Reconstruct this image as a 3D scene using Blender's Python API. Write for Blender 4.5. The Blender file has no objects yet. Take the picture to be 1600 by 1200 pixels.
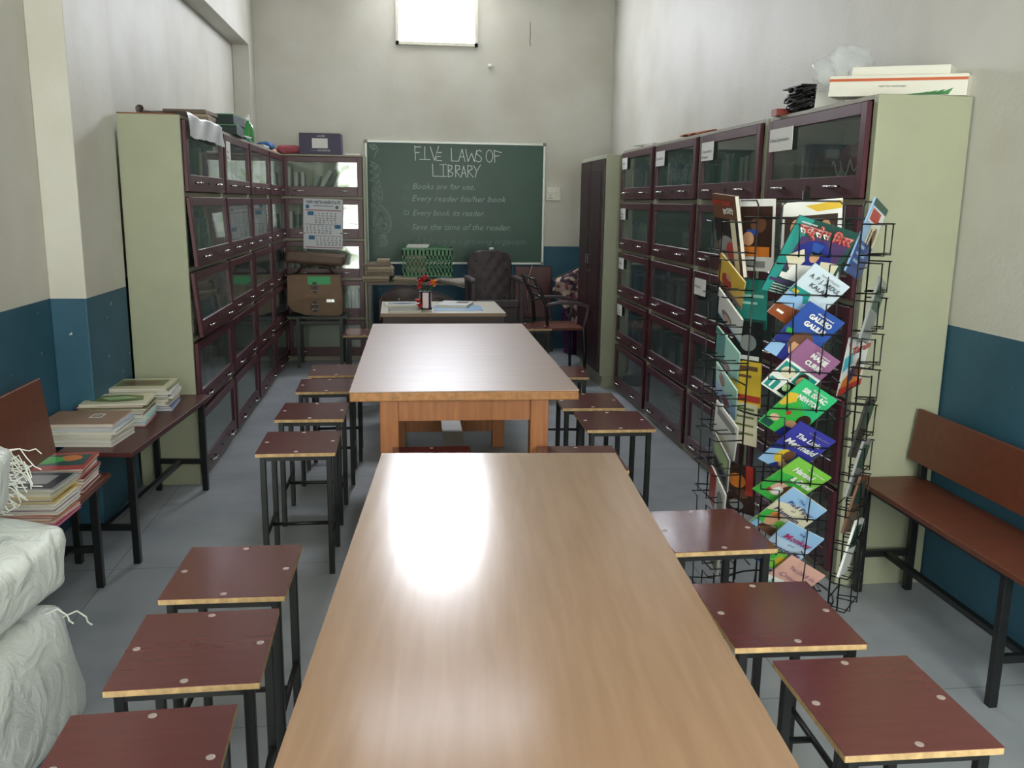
import bpy, math, random
from mathutils import Vector, Matrix
R = math.radians
C = bpy.context.scene.collection
S = bpy.context.scene

# ------------------------------------------------------------------ camera, world, light, exposure
cam = bpy.data.cameras.new('camera')
cam.sensor_width = 36.0
cam.lens = 1392.26 / 1600 * 36.0
cam.clip_start = 0.02
camera = bpy.data.objects.new('camera', cam)
C.objects.link(camera)
def cam_matrix(yaw, pitch, roll, loc):
    f = Vector((math.sin(yaw)*math.cos(pitch), math.cos(yaw)*math.cos(pitch), -math.sin(pitch)))
    r = Vector((math.cos(yaw), -math.sin(yaw), 0)); u = r.cross(f)
    c, s = math.cos(roll), math.sin(roll)
    r2 = r*c + u*s; u2 = -r*s + u*c
    m = Matrix((r2, u2, -f)).transposed().to_4x4()
    m.translation = loc
    return m
camera.matrix_world = cam_matrix(.12103163, .20155581, .01313891, (0, 0, 1.5))
S.camera = camera
S.view_settings.view_transform = 'Standard'
S.view_settings.look = 'None'
S.view_settings.gamma = 1.0
S.view_settings.use_curve_mapping = False
S.view_settings.exposure = 0.0
world = bpy.data.worlds.new('sky'); S.world = world
world.use_nodes = True
world.node_tree.nodes['Background'].inputs[0].default_value = (.55, .68, .85, 1)
world.node_tree.nodes['Background'].inputs[1].default_value = .6
SKY_PANE = 82.0        # ventilator window high on the far wall
NEAR_PANE = 26.0        # garden window behind the viewer, and one added for more light
TUBE = 38.0            # fluorescent tubes on the ceiling

# ------------------------------------------------------------------ materials
def lin(h):
    h = h.lstrip('#')
    v = [int(h[i:i+2], 16)/255 for i in (0, 2, 4)]
    return tuple((x/12.92 if x <= .04045 else ((x+.055)/1.055)**2.4) for x in v) + (1,)
MATS = {}
def mt(name, col='#808080', rough=.5, spec=.5, metal=0, var=0.0, scale=8, stretch=None, bump=0.0, bscale=60, col2=None, emit=0):
    if name in MATS: return MATS[name]
    m = bpy.data.materials.new(name); MATS[name] = m
    m.use_nodes = True
    nt = m.node_tree; b = nt.nodes['Principled BSDF']
    c = lin(col)
    b.inputs['Base Color'].default_value = c
    b.inputs['Roughness'].default_value = rough
    b.inputs['Specular IOR Level'].default_value = spec
    b.inputs['Metallic'].default_value = metal
    if emit:
        b.inputs['Emission Color'].default_value = c
        b.inputs['Emission Strength'].default_value = emit
    if var or bump:
        tc = nt.nodes.new('ShaderNodeTexCoord')
        mp = nt.nodes.new('ShaderNodeMapping')
        if stretch: mp.inputs['Scale'].default_value = stretch
        nt.links.new(tc.outputs['Object'], mp.inputs['Vector'])
    if var:
        n = nt.nodes.new('ShaderNodeTexNoise'); n.inputs['Scale'].default_value = scale
        n.inputs['Detail'].default_value = 5; n.inputs['Roughness'].default_value = .6
        nt.links.new(mp.outputs[0], n.inputs['Vector'])
        r = nt.nodes.new('ShaderNodeValToRGB')
        c2 = lin(col2) if col2 else tuple(x*(1-var) for x in c[:3]) + (1,)
        r.color_ramp.elements[0].color = c2; r.color_ramp.elements[0].position = .32
        r.color_ramp.elements[1].color = c; r.color_ramp.elements[1].position = .62
        nt.links.new(n.outputs['Fac'], r.inputs[0]); nt.links.new(r.outputs[0], b.inputs['Base Color'])
    if bump:
        n2 = nt.nodes.new('ShaderNodeTexNoise'); n2.inputs['Scale'].default_value = bscale
        nt.links.new(mp.outputs[0], n2.inputs['Vector'])
        bp = nt.nodes.new('ShaderNodeBump'); bp.inputs['Strength'].default_value = bump
        bp.inputs['Distance'].default_value = .01
        nt.links.new(n2.outputs['Fac'], bp.inputs['Height']); nt.links.new(bp.outputs[0], b.inputs['Normal'])
    return m

def wall_material():
    m = bpy.data.materials.new('painted_plaster'); m.use_nodes = True
    nt = m.node_tree; b = nt.nodes['Principled BSDF']
    b.inputs['Roughness'].default_value = .55; b.inputs['Specular IOR Level'].default_value = .3
    g = nt.nodes.new('ShaderNodeNewGeometry'); sx = nt.nodes.new('ShaderNodeSeparateXYZ')
    nt.links.new(g.outputs['Position'], sx.inputs[0])
    def noise(scale, detail=4):
        n = nt.nodes.new('ShaderNodeTexNoise'); n.inputs['Scale'].default_value = scale; n.inputs['Detail'].default_value = detail
        nt.links.new(g.outputs['Position'], n.inputs['Vector']); return n
    def ramp(src, c1, c2, p1, p2):
        r = nt.nodes.new('ShaderNodeValToRGB')
        r.color_ramp.elements[0].color = c1; r.color_ramp.elements[0].position = p1
        r.color_ramp.elements[1].color = c2; r.color_ramp.elements[1].position = p2
        nt.links.new(src, r.inputs[0]); return r
    up = ramp(noise(1.6, 6).outputs['Fac'], lin('#bab7ab'), lin('#c9c7bf'), .3, .6)
    lo = ramp(noise(2.5, 6).outputs['Fac'], lin('#2b4f60'), lin('#365e73'), .3, .65)
    chip = ramp(noise(26, 2).outputs['Fac'], (0, 0, 0, 1), (1, 1, 1, 1), .755, .765)
    lo2 = nt.nodes.new('ShaderNodeMixRGB'); nt.links.new(chip.outputs[0], lo2.inputs[0])
    nt.links.new(lo.outputs[0], lo2.inputs[1]); lo2.inputs[2].default_value = lin('#b8bdb8')
    cmp_ = nt.nodes.new('ShaderNodeMath'); cmp_.operation = 'GREATER_THAN'; cmp_.inputs[1].default_value = 1.058
    nt.links.new(sx.outputs['Z'], cmp_.inputs[0])
    mx = nt.nodes.new('ShaderNodeMixRGB')
    nt.links.new(cmp_.outputs[0], mx.inputs[0]); nt.links.new(lo2.outputs[0], mx.inputs[1]); nt.links.new(up.outputs[0], mx.inputs[2])
    nt.links.new(mx.outputs[0], b.inputs['Base Color'])
    bn = noise(40, 3); bp = nt.nodes.new('ShaderNodeBump'); bp.inputs['Strength'].default_value = .12; bp.inputs['Distance'].default_value = .01
    nt.links.new(bn.outputs['Fac'], bp.inputs['Height']); nt.links.new(bp.outputs[0], b.inputs['Normal'])
    return m
M_WALL = wall_material()

def floor_material():
    m = bpy.data.materials.new('cement_floor'); m.use_nodes = True
    nt = m.node_tree; b = nt.nodes['Principled BSDF']
    b.inputs['Roughness'].default_value = .42; b.inputs['Specular IOR Level'].default_value = .4
    g = nt.nodes.new('ShaderNodeNewGeometry')
    n = nt.nodes.new('ShaderNodeTexNoise'); n.inputs['Scale'].default_value = 3.0; n.inputs['Detail'].default_value = 8
    nt.links.new(g.outputs['Position'], n.inputs['Vector'])
    r = nt.nodes.new('ShaderNodeValToRGB')
    r.color_ramp.elements[0].color = lin('#878d93'); r.color_ramp.elements[0].position = .3
    r.color_ramp.elements[1].color = lin('#9da2a8'); r.color_ramp.elements[1].position = .65
    nt.links.new(n.outputs['Fac'], r.inputs[0])
    br = nt.nodes.new('ShaderNodeTexBrick'); br.offset = 0; br.inputs['Scale'].default_value = 1
    br.inputs['Mortar Size'].default_value = .003; br.inputs['Brick Width'].default_value = 1.2; br.inputs['Row Height'].default_value = 1.2
    br.inputs['Color1'].default_value = (1, 1, 1, 1); br.inputs['Color2'].default_value = (1, 1, 1, 1); br.inputs['Mortar'].default_value = (.62, .62, .62, 1)
    nt.links.new(g.outputs['Position'], br.inputs['Vector'])
    mu = nt.nodes.new('ShaderNodeMixRGB'); mu.blend_type = 'MULTIPLY'; mu.inputs[0].default_value = 1
    nt.links.new(r.outputs[0], mu.inputs[1]); nt.links.new(br.outputs['Color'], mu.inputs[2])
    nt.links.new(mu.outputs[0], b.inputs['Base Color'])
    return m
M_FLOOR = floor_material()

def wood_material(name, c1, c2, rough, axis, sc=3.0, coat=0):
    m = bpy.data.materials.new(name); m.use_nodes = True
    nt = m.node_tree; b = nt.nodes['Principled BSDF']
    b.inputs['Roughness'].default_value = rough; b.inputs['Specular IOR Level'].default_value = 1.0 if rough < .41 else .4
    tc = nt.nodes.new('ShaderNodeTexCoord'); mp = nt.nodes.new('ShaderNodeMapping')
    s = [14, 14, 14]; s[axis] = 1.0
    mp.inputs['Scale'].default_value = s
    nt.links.new(tc.outputs['Object'], mp.inputs['Vector'])
    n = nt.nodes.new('ShaderNodeTexNoise'); n.inputs['Scale'].default_value = sc; n.inputs['Detail'].default_value = 6; n.inputs['Distortion'].default_value = .4
    nt.links.new(mp.outputs[0], n.inputs['Vector'])
    r = nt.nodes.new('ShaderNodeValToRGB')
    r.color_ramp.elements[0].color = lin(c1); r.color_ramp.elements[0].position = .3
    r.color_ramp.elements[1].color = lin(c2); r.color_ramp.elements[1].position = .7
    nt.links.new(n.outputs['Fac'], r.inputs[0]); nt.links.new(r.outputs[0], b.inputs['Base Color'])
    bp = nt.nodes.new('ShaderNodeBump'); bp.inputs['Strength'].default_value = .02; bp.inputs['Distance'].default_value = .01
    nt.links.new(n.outputs['Fac'], bp.inputs['Height']); nt.links.new(bp.outputs[0], b.inputs['Normal'])
    return m
M_TOP1 = wood_material('tan_laminate', '#8f7158', '#987a61', .19, 1)
M_TOP2 = wood_material('worn_tan_laminate', '#94796b', '#9f8475', .40, 0)
M_TEAK = wood_material('orange_brown_wood', '#8e5a35', '#a86d43', .45, 2)
M_TEAKE = mt('raw_edge_wood', '#a97646', .6, var=.35, scale=40)
M_SEAT = mt('maroon_laminate', '#5e2a2a', .2, spec=.75, var=.10, scale=6, stretch=(1, 9, 1))
M_PLY = mt('raw_plywood_edge', '#c9a878', .7, var=.35, scale=45)
M_BLK = mt('black_painted_steel', '#17191a', .38, var=.3, scale=30)
M_SCREW = mt('worn_screw_head', '#b9a9a4', .4, metal=.4)
M_KHAKI = mt('khaki_enamel', '#9c9f88', .45, spec=.35, var=.06, scale=5)
M_GREIGE = mt('dusty_khaki_enamel', '#938e7b', .5, var=.12, scale=9)
M_MAROON = mt('maroon_enamel', '#481a26', .38, var=.2, scale=12)
M_DKMAR = mt('dark_maroon_enamel', '#341a1e', .4, var=.3, scale=9)
M_CHROME = mt('chrome', '#d8d8d6', .22, metal=1)
M_WHITE = mt('white_paper', '#d9d9d4', .7)
M_PAGES = mt('page_block', '#c9c6bb', .8, var=.25, scale=14, stretch=(.5, .5, 60))
M_INK = mt('dark_ink', '#2a2a30', .7)
M_BENCH = mt('red_brown_laminate', '#653626', .4, var=.22, scale=5, stretch=(6, 1, 6))
M_WIRE = mt('black_wire', '#0e0f10', .35)
M_ALU = mt('aluminium', '#c9cdc8', .4, metal=.3)
M_BOARD = mt('green_slate', '#305045', .36, spec=.3, var=.16, scale=2.2)
M_CHALK = mt('chalk', '#d3dcd8', .95)
M_CHALK2 = mt('faint_chalk', '#93a8a0', .95)
M_CHALK3 = mt('rubbed_chalk', '#68827a', .95)
M_PLAS = mt('dark_plastic', '#40363a', .6, var=.2, scale=10)
M_DARK = mt('dark_metal', '#23221f', .5)

def glass_material():
    m = bpy.data.materials.new('dusty_glass'); m.use_nodes = True
    nt = m.node_tree
    for n in list(nt.nodes): nt.nodes.remove(n)
    o = nt.nodes.new('ShaderNodeOutputMaterial')
    t = nt.nodes.new('ShaderNodeBsdfTransparent'); t.inputs[0].default_value = (.93, .97, .955, 1)
    g = nt.nodes.new('ShaderNodeBsdfGlossy'); g.inputs['Roughness'].default_value = .03; g.inputs[0].default_value = (.95, 1, .98, 1)
    d = nt.nodes.new('ShaderNodeBsdfDiffuse'); d.inputs[0].default_value = lin('#93a5a4')
    f = nt.nodes.new('ShaderNodeFresnel'); f.inputs[0].default_value = 1.6
    a = nt.nodes.new('ShaderNodeMixShader'); a.inputs[0].default_value = .13
    nt.links.new(t.outputs[0], a.inputs[1]); nt.links.new(d.outputs[0], a.inputs[2])
    x = nt.nodes.new('ShaderNodeMixShader')
    nt.links.new(f.outputs[0], x.inputs[0]); nt.links.new(a.outputs[0], x.inputs[1]); nt.links.new(g.outputs[0], x.inputs[2])
    nt.links.new(x.outputs[0], o.inputs[0])
    return m
M_GLASS = glass_material()

def sheet_material(name, col, opac, rough=.12):
    m = bpy.data.materials.new(name); m.use_nodes = True
    nt = m.node_tree; b = nt.nodes['Principled BSDF']
    b.inputs['Base Color'].default_value = lin(col); b.inputs['Roughness'].default_value = rough
    t = nt.nodes.new('ShaderNodeBsdfTransparent'); x = nt.nodes.new('ShaderNodeMixShader'); x.inputs[0].default_value = opac
    nt.links.new(t.outputs[0], x.inputs[1]); nt.links.new(b.outputs[0], x.inputs[2])
    nt.links.new(x.outputs[0], nt.nodes['Material Output'].inputs[0])
    return m
M_POLY = sheet_material('clear_polythene', '#dfe6ea', .24)
M_POLY2 = sheet_material('cloudy_polythene', '#cfd3d6', .85, .3)

def garden_material():
    m = bpy.data.materials.new('sunlit_garden_view'); m.use_nodes = True
    nt = m.node_tree
    for n in list(nt.nodes): nt.nodes.remove(n)
    o = nt.nodes.new('ShaderNodeOutputMaterial'); e = nt.nodes.new('ShaderNodeEmission')
    tc = nt.nodes.new('ShaderNodeTexCoord')
    n = nt.nodes.new('ShaderNodeTexNoise'); n.inputs['Scale'].default_value = 6; n.inputs['Detail'].default_value = 8; n.inputs['Roughness'].default_value = .7
    nt.links.new(tc.outputs['Object'], n.inputs['Vector'])
    r = nt.nodes.new('ShaderNodeValToRGB')
    r.color_ramp.elements[0].color = (.12, .2, .05, 1); r.color_ramp.elements[0].position = .40
    r.color_ramp.elements[1].color = (1, 1, .96, 1); r.color_ramp.elements[1].position = .52
    nt.links.new(n.outputs['Fac'], r.inputs[0]); nt.links.new(r.outputs[0], e.inputs[0]); e.inputs[1].default_value = NEAR_PANE
    nt.links.new(e.outputs[0], o.inputs[0])
    return m
M_GARDEN = garden_material()
def emission(name, col, s):
    m = bpy.data.materials.new(name); m.use_nodes = True
    nt = m.node_tree
    for n in list(nt.nodes): nt.nodes.remove(n)
    o = nt.nodes.new('ShaderNodeOutputMaterial'); e = nt.nodes.new('ShaderNodeEmission')
    e.inputs[0].default_value = lin(col); e.inputs[1].default_value = s
    nt.links.new(e.outputs[0], o.inputs[0]); return m
M_SKYPANE = emission('bright_sky_pane', '#f2f6ff', SKY_PANE)
M_TUBE = emission('lit_tube', '#e9f1ff', TUBE)

# ------------------------------------------------------------------ mesh builder
class MB:
    def __init__(s): s.v = []; s.f = []; s.m = []
    def face(s, pts, mi=0):
        k = len(s.v); s.v += [tuple(p) for p in pts]; s.f.append(tuple(range(k, k+len(pts)))); s.m.append(mi)
    def box(s, x0, y0, z0, x1, y1, z1, mi=0):
        k = len(s.v)
        s.v += [(x0, y0, z0), (x1, y0, z0), (x1, y1, z0), (x0, y1, z0), (x0, y0, z1), (x1, y0, z1), (x1, y1, z1), (x0, y1, z1)]
        mm = mi if isinstance(mi, (list, tuple)) else [mi]*6
        for q, w in zip(((0, 3, 2, 1), (4, 5, 6, 7), (0, 1, 5, 4), (2, 3, 7, 6), (1, 2, 6, 5), (3, 0, 4, 7)), mm):
            s.f.append(tuple(k+i for i in q)); s.m.append(w)
        return s
    def obox(s, c, u, v, n, a, b, t, mi=0):
        c, u, v, n = map(Vector, (c, u, v, n)); k = len(s.v)
        for sz in (-1, 1):
            for sx, sy in ((-1, -1), (1, -1), (1, 1), (-1, 1)):
                s.v.append(tuple(c + u*(sx*a/2) + v*(sy*b/2) + n*(sz*t/2)))
        for q in ((0, 3, 2, 1), (4, 5, 6, 7), (0, 1, 5, 4), (2, 3, 7, 6), (1, 2, 6, 5), (3, 0, 4, 7)):
            s.f.append(tuple(k+i for i in q)); s.m.append(mi)
        return s
    def tube(s, pts, r, n=6, mi=0, caps=True):
        pts = [Vector(p) for p in pts]; k = len(s.v); L = len(pts)
        rr = r if isinstance(r, (list, tuple)) else [r]*L
        prev = None
        for i, p in enumerate(pts):
            a = pts[max(0, i-1)]; b = pts[min(L-1, i+1)]
            t = (b-a)
            if t.length < 1e-9: t = Vector((0, 0, 1))
            t.normalize()
            if prev is None:
                x = t.orthogonal().normalized()
            else:
                x = prev - t*prev.dot(t)
                x = x.normalized() if x.length > 1e-6 else t.orthogonal().normalized()
            prev = x; y = t.cross(x)
            for j in range(n):
                q = 2*math.pi*j/n
                s.v.append(tuple(p + x*(math.cos(q)*rr[i]) + y*(math.sin(q)*rr[i])))
        for i in range(L-1):
            for j in range(n):
                s.f.append((k+i*n+j, k+i*n+(j+1) % n, k+(i+1)*n+(j+1) % n, k+(i+1)*n+j)); s.m.append(mi)
        if caps:
            s.f.append(tuple(k+j for j in range(n))[::-1]); s.m.append(mi)
            s.f.append(tuple(k+(L-1)*n+j for j in range(n))); s.m.append(mi)
        return s
    def lathe(s, prof, c=(0, 0, 0), n=16, mi=0):
        k = len(s.v); L = len(prof)
        for r, z in prof:
            for j in range(n):
                q = 2*math.pi*j/n
                s.v.append((c[0]+r*math.cos(q), c[1]+r*math.sin(q), c[2]+z))
        for i in range(L-1):
            for j in range(n):
                s.f.append((k+i*n+j, k+i*n+(j+1) % n, k+(i+1)*n+(j+1) % n, k+(i+1)*n+j)); s.m.append(mi)
        s.f.append(tuple(k+j for j in range(n))[::-1]); s.m.append(mi)
        s.f.append(tuple(k+(L-1)*n+j for j in range(n))); s.m.append(mi)
        return s
    def grid(s, fn, nu, nv, mi=0, closed_u=False):
        k = len(s.v)
        for i in range(nu+1):
            for j in range(nv+1): s.v.append(tuple(fn(i/nu, j/nv)))
        for i in range(nu):
            for j in range(nv):
                a = k+i*(nv+1)+j
                s.f.append((a, a+nv+1, a+nv+2, a+1)); s.m.append(mi)
        return s
    def ribbon(s, pts, w, y, n=(0, -1, 0), mi=0):
        # flat stroke of width w along 2D points (x, z) lying on plane y (facing -Y)
        for (x0, z0), (x1, z1) in zip(pts[:-1], pts[1:]):
            d = math.hypot(x1-x0, z1-z0)
            if d < 1e-6: continue
            ux, uz = (x1-x0)/d, (z1-z0)/d; h = w/2
            x0e, z0e, x1e, z1e = x0-ux*h*.6, z0-uz*h*.6, x1+ux*h*.6, z1+uz*h*.6
            s.face([(x0e-uz*-h, y, z0e+ux*-h), (x1e-uz*-h, y, z1e+ux*-h), (x1e-uz*h, y, z1e+ux*h), (x0e-uz*h, y, z0e+ux*h)], mi)
        return s
    def build(s, name, mats, parent=None, bevel=0, smooth=False, segs=2, solid=0):
        me = bpy.data.meshes.new(name); me.from_pydata(s.v, [], s.f)
        for m in (mats if isinstance(mats, (list, tuple)) else [mats]): me.materials.append(m)
        me.polygons.foreach_set('material_index', s.m)
        if smooth: me.polygons.foreach_set('use_smooth', [True]*len(s.f))
        me.update()
        o = bpy.data.objects.new(name, me); C.objects.link(o)
        if parent: o.parent = parent
        if solid:
            q = o.modifiers.new('solidify', 'SOLIDIFY'); q.thickness = solid; q.offset = 0
        if bevel:
            q = o.modifiers.new('bevel', 'BEVEL'); q.width = bevel; q.segments = segs; q.limit_method = 'ANGLE'; q.angle_limit = R(40)
        return o

def tag(o, label=None, cat=None, group=None, kind=None):
    if label: o['label'] = label
    if cat: o['category'] = cat
    if group: o['group'] = group
    if kind: o['kind'] = kind
    return o
def thing(name, label, cat, loc=(0, 0, 0), rz=0, group=None):
    o = bpy.data.objects.new(name, None); C.objects.link(o); o.empty_display_size = .05
    o.location = loc; o.rotation_euler = (0, 0, rz)
    return tag(o, label, cat, group)
def structure(o): return tag(o, kind='structure')
def copy_tree(o, parent=None):
    c = o.copy(); C.objects.link(c)
    if parent: c.parent = parent
    for ch in list(o.children): copy_tree(ch, c)
    return c
def put(o, loc=None, rz=None, label=None, group=None):
    if loc is not None: o.location = loc
    if rz is not None: o.rotation_euler = (0, 0, rz)
    if label: o['label'] = label
    if group: o['group'] = group
    return o
def text(name, body, mat, parent, org, u, v, width=None, size=.1, height=None, shear=0, align='LEFT', bold=0.0, off=.0006, space=1.0):
    """lettering lying on the plane through org spanned by u (reading direction) and v (up)."""
    cu = bpy.data.curves.new(name, 'FONT'); cu.body = body; cu.size = 1.0; cu.shear = shear; cu.align_x = align
    cu.offset = bold; cu.space_character = space; cu.resolution_u = 2
    t = bpy.data.objects.new(name, cu); C.objects.link(t)
    bpy.context.view_layer.update()
    me = bpy.data.meshes.new_from_object(t.evaluated_get(bpy.context.evaluated_depsgraph_get()))
    C.objects.unlink(t); bpy.data.objects.remove(t); bpy.data.curves.remove(cu)
    if not me.vertices: return None
    xs = [q.co.x for q in me.vertices]; w0 = max(max(xs)-min(xs), 1e-6)
    sx = size if width is None else width/w0
    sy = size if height is None else height
    u, v = Vector(u).normalized(), Vector(v).normalized(); n = u.cross(v); org = Vector(org)
    x0 = min(xs) if align == 'LEFT' else (min(xs)+max(xs))/2
    for q in me.vertices:
        q.co = org + u*((q.co.x-x0)*sx) + v*(q.co.y*sy) + n*off
    me.materials.clear(); me.materials.append(mat); me.name = name
    for p in me.polygons: p.material_index = 0
    o = bpy.data.objects.new(name, me); C.objects.link(o); o.parent = parent
    return o
def art(name, parent, w, h, z, polys, mats):
    """flat printed patches on a cover; polys = [(material index, [(s, t) ...])], s to the right and t down from the top-left corner."""
    b = MB()
    for k, (mi, pts) in enumerate(polys):
        zz = z + .00025*(k+1)
        q = [((s-.5)*w, (.5-t)*h, zz) for s, t in pts]
        a = sum(q[i][0]*q[(i+1) % len(q)][1]-q[(i+1) % len(q)][0]*q[i][1] for i in range(len(q)))
        b.face(q if a > 0 else q[::-1], mi)
    return b.build(name, mats, parent)
def ell(cx, cy, rx, ry, n=14, a0=0, a1=360):
    return [(cx+rx*math.cos(R(a0+(a1-a0)*i/n)), cy+ry*math.sin(R(a0+(a1-a0)*i/n))) for i in range(n + (0 if a1-a0 == 360 else 1))]
def rect(x0, y0, x1, y1): return [(x0, y0), (x1, y0), (x1, y1), (x0, y1)]
random.seed(7)

# ------------------------------------------------------------------ the room
XL, XR, YB, YN, ZC = -1.55, 2.08, 9.13, -1.30, 3.5
CX = -1.395
structure(MB().box(XL-.2, YN-.2, -.1, XR+.2, YB+.2, 0).build('floor', M_FLOOR))
structure(MB().box(XL-.2, YN-.2, ZC, XR+.2, YB+.2, ZC+.1).build('ceiling', mt('ceiling_whitewash', '#cfcdc4', .8)))
structure(MB().box(XL-.2, YN-.2, 0, XL, YB+.2, ZC).build('wall_left', M_WALL))
structure(MB().box(XR, YN-.2, 0, XR+.2, YB+.2, ZC).build('wall_right', M_WALL))
structure(MB().box(XL, YB, 0, XR, YB+.2, ZC).build('wall_far', M_WALL))
structure(MB().box(XL, YN-.2, 0, XR, YN, ZC).build('wall_near', M_WALL))
structure(MB().box(XL, 4.12, 0, CX, 4.70, ZC).build('column', M_WALL, bevel=.006))
structure(MB().box(XL, 8.86, 0, CX, YB, ZC).build('column', M_WALL, bevel=.006))
structure(MB().box(XL, 4.70, 2.88, CX, 8.86, ZC).build('beam', M_WALL, bevel=.004))
MB().tube([(1.24, YB-.001, 3.22), (1.246, YB-.001, 3.12), (1.242, YB-.001, 3.04), (1.248, YB-.001, 3.0)], .003, 5).build('wall_crack', mt('crack_dark', '#4a4640', .9), bpy.data.objects['wall_far'])  # thin dark line for the crack in the plaster
# ventilator high on the far wall
w = structure(MB().box(-.03, YB-.03, 3.00, .70, YB-.001, 3.45).build('window_1', M_SKYPANE))
f = MB()
for a in ((-.06, 2.97, -.03, 3.48), (.70, 2.97, .73, 3.48), (-.06, 2.97, .73, 3.0), (-.06, 3.45, .73, 3.48)):
    f.box(a[0], YB-.035, a[1], a[2], YB-.001, a[3])
f.build('window_frame', mt('cream_window_paint', '#d8d4c6', .5), w)
def near_window(n, x0, x1, z0, z1):
    w = structure(MB().box(x0, YN+.001, z0, x1, YN+.012, z1).build('window_%d' % n, M_GARDEN))
    f = MB(); wd = .045
    f.box(x0-wd, YN+.001, z0-wd, x0, YN+.06, z1+wd).box(x1, YN+.001, z0-wd, x1+wd, YN+.06, z1+wd)
    f.box(x0, YN+.001, z0-wd, x1, YN+.06, z0).box(x0, YN+.001, z1, x1, YN+.06, z1+wd)
    f.build('window_frame', mt('green_window_paint', '#5f6d5a', .5), w)
    g = MB()
    for k in range(1, 7):
        z = z0+(z1-z0)*k/7; g.tube([(x0, YN+.04, z), (x1, YN+.04, z)], .006, 6)
    g.build('window_bar', M_BLK, w)
near_window(2, -1.28, -.72, .12, 2.25)
near_window(3, .35, 1.75, .95, 2.6)  # unseen window, added to let in more light from behind
for i, y in enumerate((1.6, 5.4)):
    t = thing('tube_light', ('fluorescent tube light on the ceiling over the nearer table', 'fluorescent tube light on the ceiling over the farther table')[i], 'tube light', (.25, y, ZC), 0)
    MB().box(-.62, -.035, -.05, .62, .035, -.001).build('fixture_body', M_WHITE, t, bevel=.006)
    MB().tube([(-.58, 0, -.075), (.58, 0, -.075)], .016, 10).build('tube', M_TUBE, t, smooth=True)
    for s in (-1, 1): MB().box(s*.6-.012, -.018, -.1, s*.6+.012, .018, -.05).build('tube_holder', M_WHITE, t)

# ------------------------------------------------------------------ reading tables
def table(name, label, corners, z, th, top_mat, inset=(.12, .13), grain=0):
    """corners: near-left, near-right, far-right, far-left on the floor plan"""
    nl, nr, fr, fl = [Vector((p[0], p[1], 0)) for p in corners]
    u = (nr-nl).normalized(); rz = math.atan2(u.y, u.x)
    W = ((nr-nl).length + (fr-fl).length)/2; D = ((fl-nl).length + (fr-nr).length)/2
    c = (nl+nr+fr+fl)/4
    t = thing(name, label, 'table', (c.x, c.y, 0), rz)
    X, Y = W/2, D/2
    MB().box(-X, -Y, z-.004, X, Y, z).build('laminate_sheet', top_mat, t)
    MB().box(-X, -Y, z-th, X, Y, z-.0042).build('tabletop', M_TEAKE, t, bevel=.006)
    ix, iy = inset; lg = .075
    for sx in (-1, 1):
        for sy in (-1, 1):
            x, y = sx*(X-ix-lg/2), sy*(Y-iy-lg/2)
            MB().box(x-lg/2, y-lg/2, 0, x+lg/2, y+lg/2, z-th-.0005).build('leg', M_TEAK, t, bevel=.004)
    xi, yi = X-ix-lg, Y-iy-lg; ah = .095
    for sy in (-1, 1):
        MB().box(-xi, sy*(yi+lg*.62)-.012, z-th-ah, xi, sy*(yi+lg*.62)+.012, z-th-.0005).build('apron', M_TEAK, t)
    for sx in (-1, 1):
        MB().box(sx*(xi+lg*.62)-.012, -yi, z-th-ah, sx*(xi+lg*.62)+.012, yi, z-th-.0005).build('apron', M_TEAK, t)
    for sy in (-1, 1):
        MB().box(-xi, sy*(yi+lg/2)-.014, .10, xi, sy*(yi+lg/2)+.014, .22).build('stretcher', M_TEAK, t)
    MB().box(-.055, -yi-lg*.2, .2205, .055, yi+lg*.2, .242).build('footrest', mt('footrest_sheen', '#a39a94', .4, var=.2), t)  # pale grey paints in the light reflected off the plank
    return t
table('reading_table', 'long tan reading table nearest the viewer with window glare on its bare top',
      [(-.148, .62), (.558, .57), (.559, 2.558), (-.139, 2.584)], .76, .035, M_TOP1, (.07, .08))
table('reading_table', 'wide reading table with thick brown edge, end-on behind the nearest table',
      [(-.188, 3.475), (.724, 3.463), (.692, 5.458), (-.229, 5.464)], .76, .042, M_TOP2, (.115, .05))

# ------------------------------------------------------------------ stools
def make_stool(label, group):
    t = thing('stool', label, 'stool', group=group)
    W, D, Z = .155, .172, .52
    MB().box(-W, -D, Z-.016, W, D, Z-.0015).build('plywood_seat', M_PLY, t, bevel=.0015, segs=1)
    MB().box(-W, -D, Z-.0014, W, D, Z).build('seat_laminate', M_SEAT, t)
    for x, y in ((0, -D+.022), (0, D-.022), (-W+.022, 0), (W-.022, 0)):
        MB().lathe([(.0085, 0), (.0085, .0009), (.006, .0016)], (x, y, Z), 10).build('screw', M_SCREW, t)
    l = .011
    for sx in (-1, 1):
        for sy in (-1, 1):
            x, y = sx*(W-.026), sy*(D-.026)
            MB().box(x-l, y-l, 0, x+l, y+l, Z-.0165).build('leg', M_BLK, t, bevel=.002, segs=1)
    b = MB(); z0, z1 = Z-.036, Z-.0165
    for sy in (-1, 1): b.box(-W+.037, sy*(D-.026)-.009, z0, W-.037, sy*(D-.026)+.009, z1)
    for sx in (-1, 1): b.box(sx*(W-.026)-.009, -D+.037, z0, sx*(W-.026)+.009, D-.037, z1)
    b.build('seat_frame', M_BLK, t)
    for sx in (-1, 1): MB().tube([(sx*(W-.026), -D+.03, .165), (sx*(W-.026), D-.03, .165)], .0085, 8).build('side_rail', M_BLK, t, smooth=True)
    MB().tube([(-W+.03, 0, .165), (W-.03, 0, .165)], .0085, 8).build('cross_rail', M_BLK, t, smooth=True)
    return t
G_L = 'maroon stools along the sack side of the tables'; G_R = 'maroon stools along the magazine rack side of the tables'
G_E = 'maroon stools tucked between and behind the tables'
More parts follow.
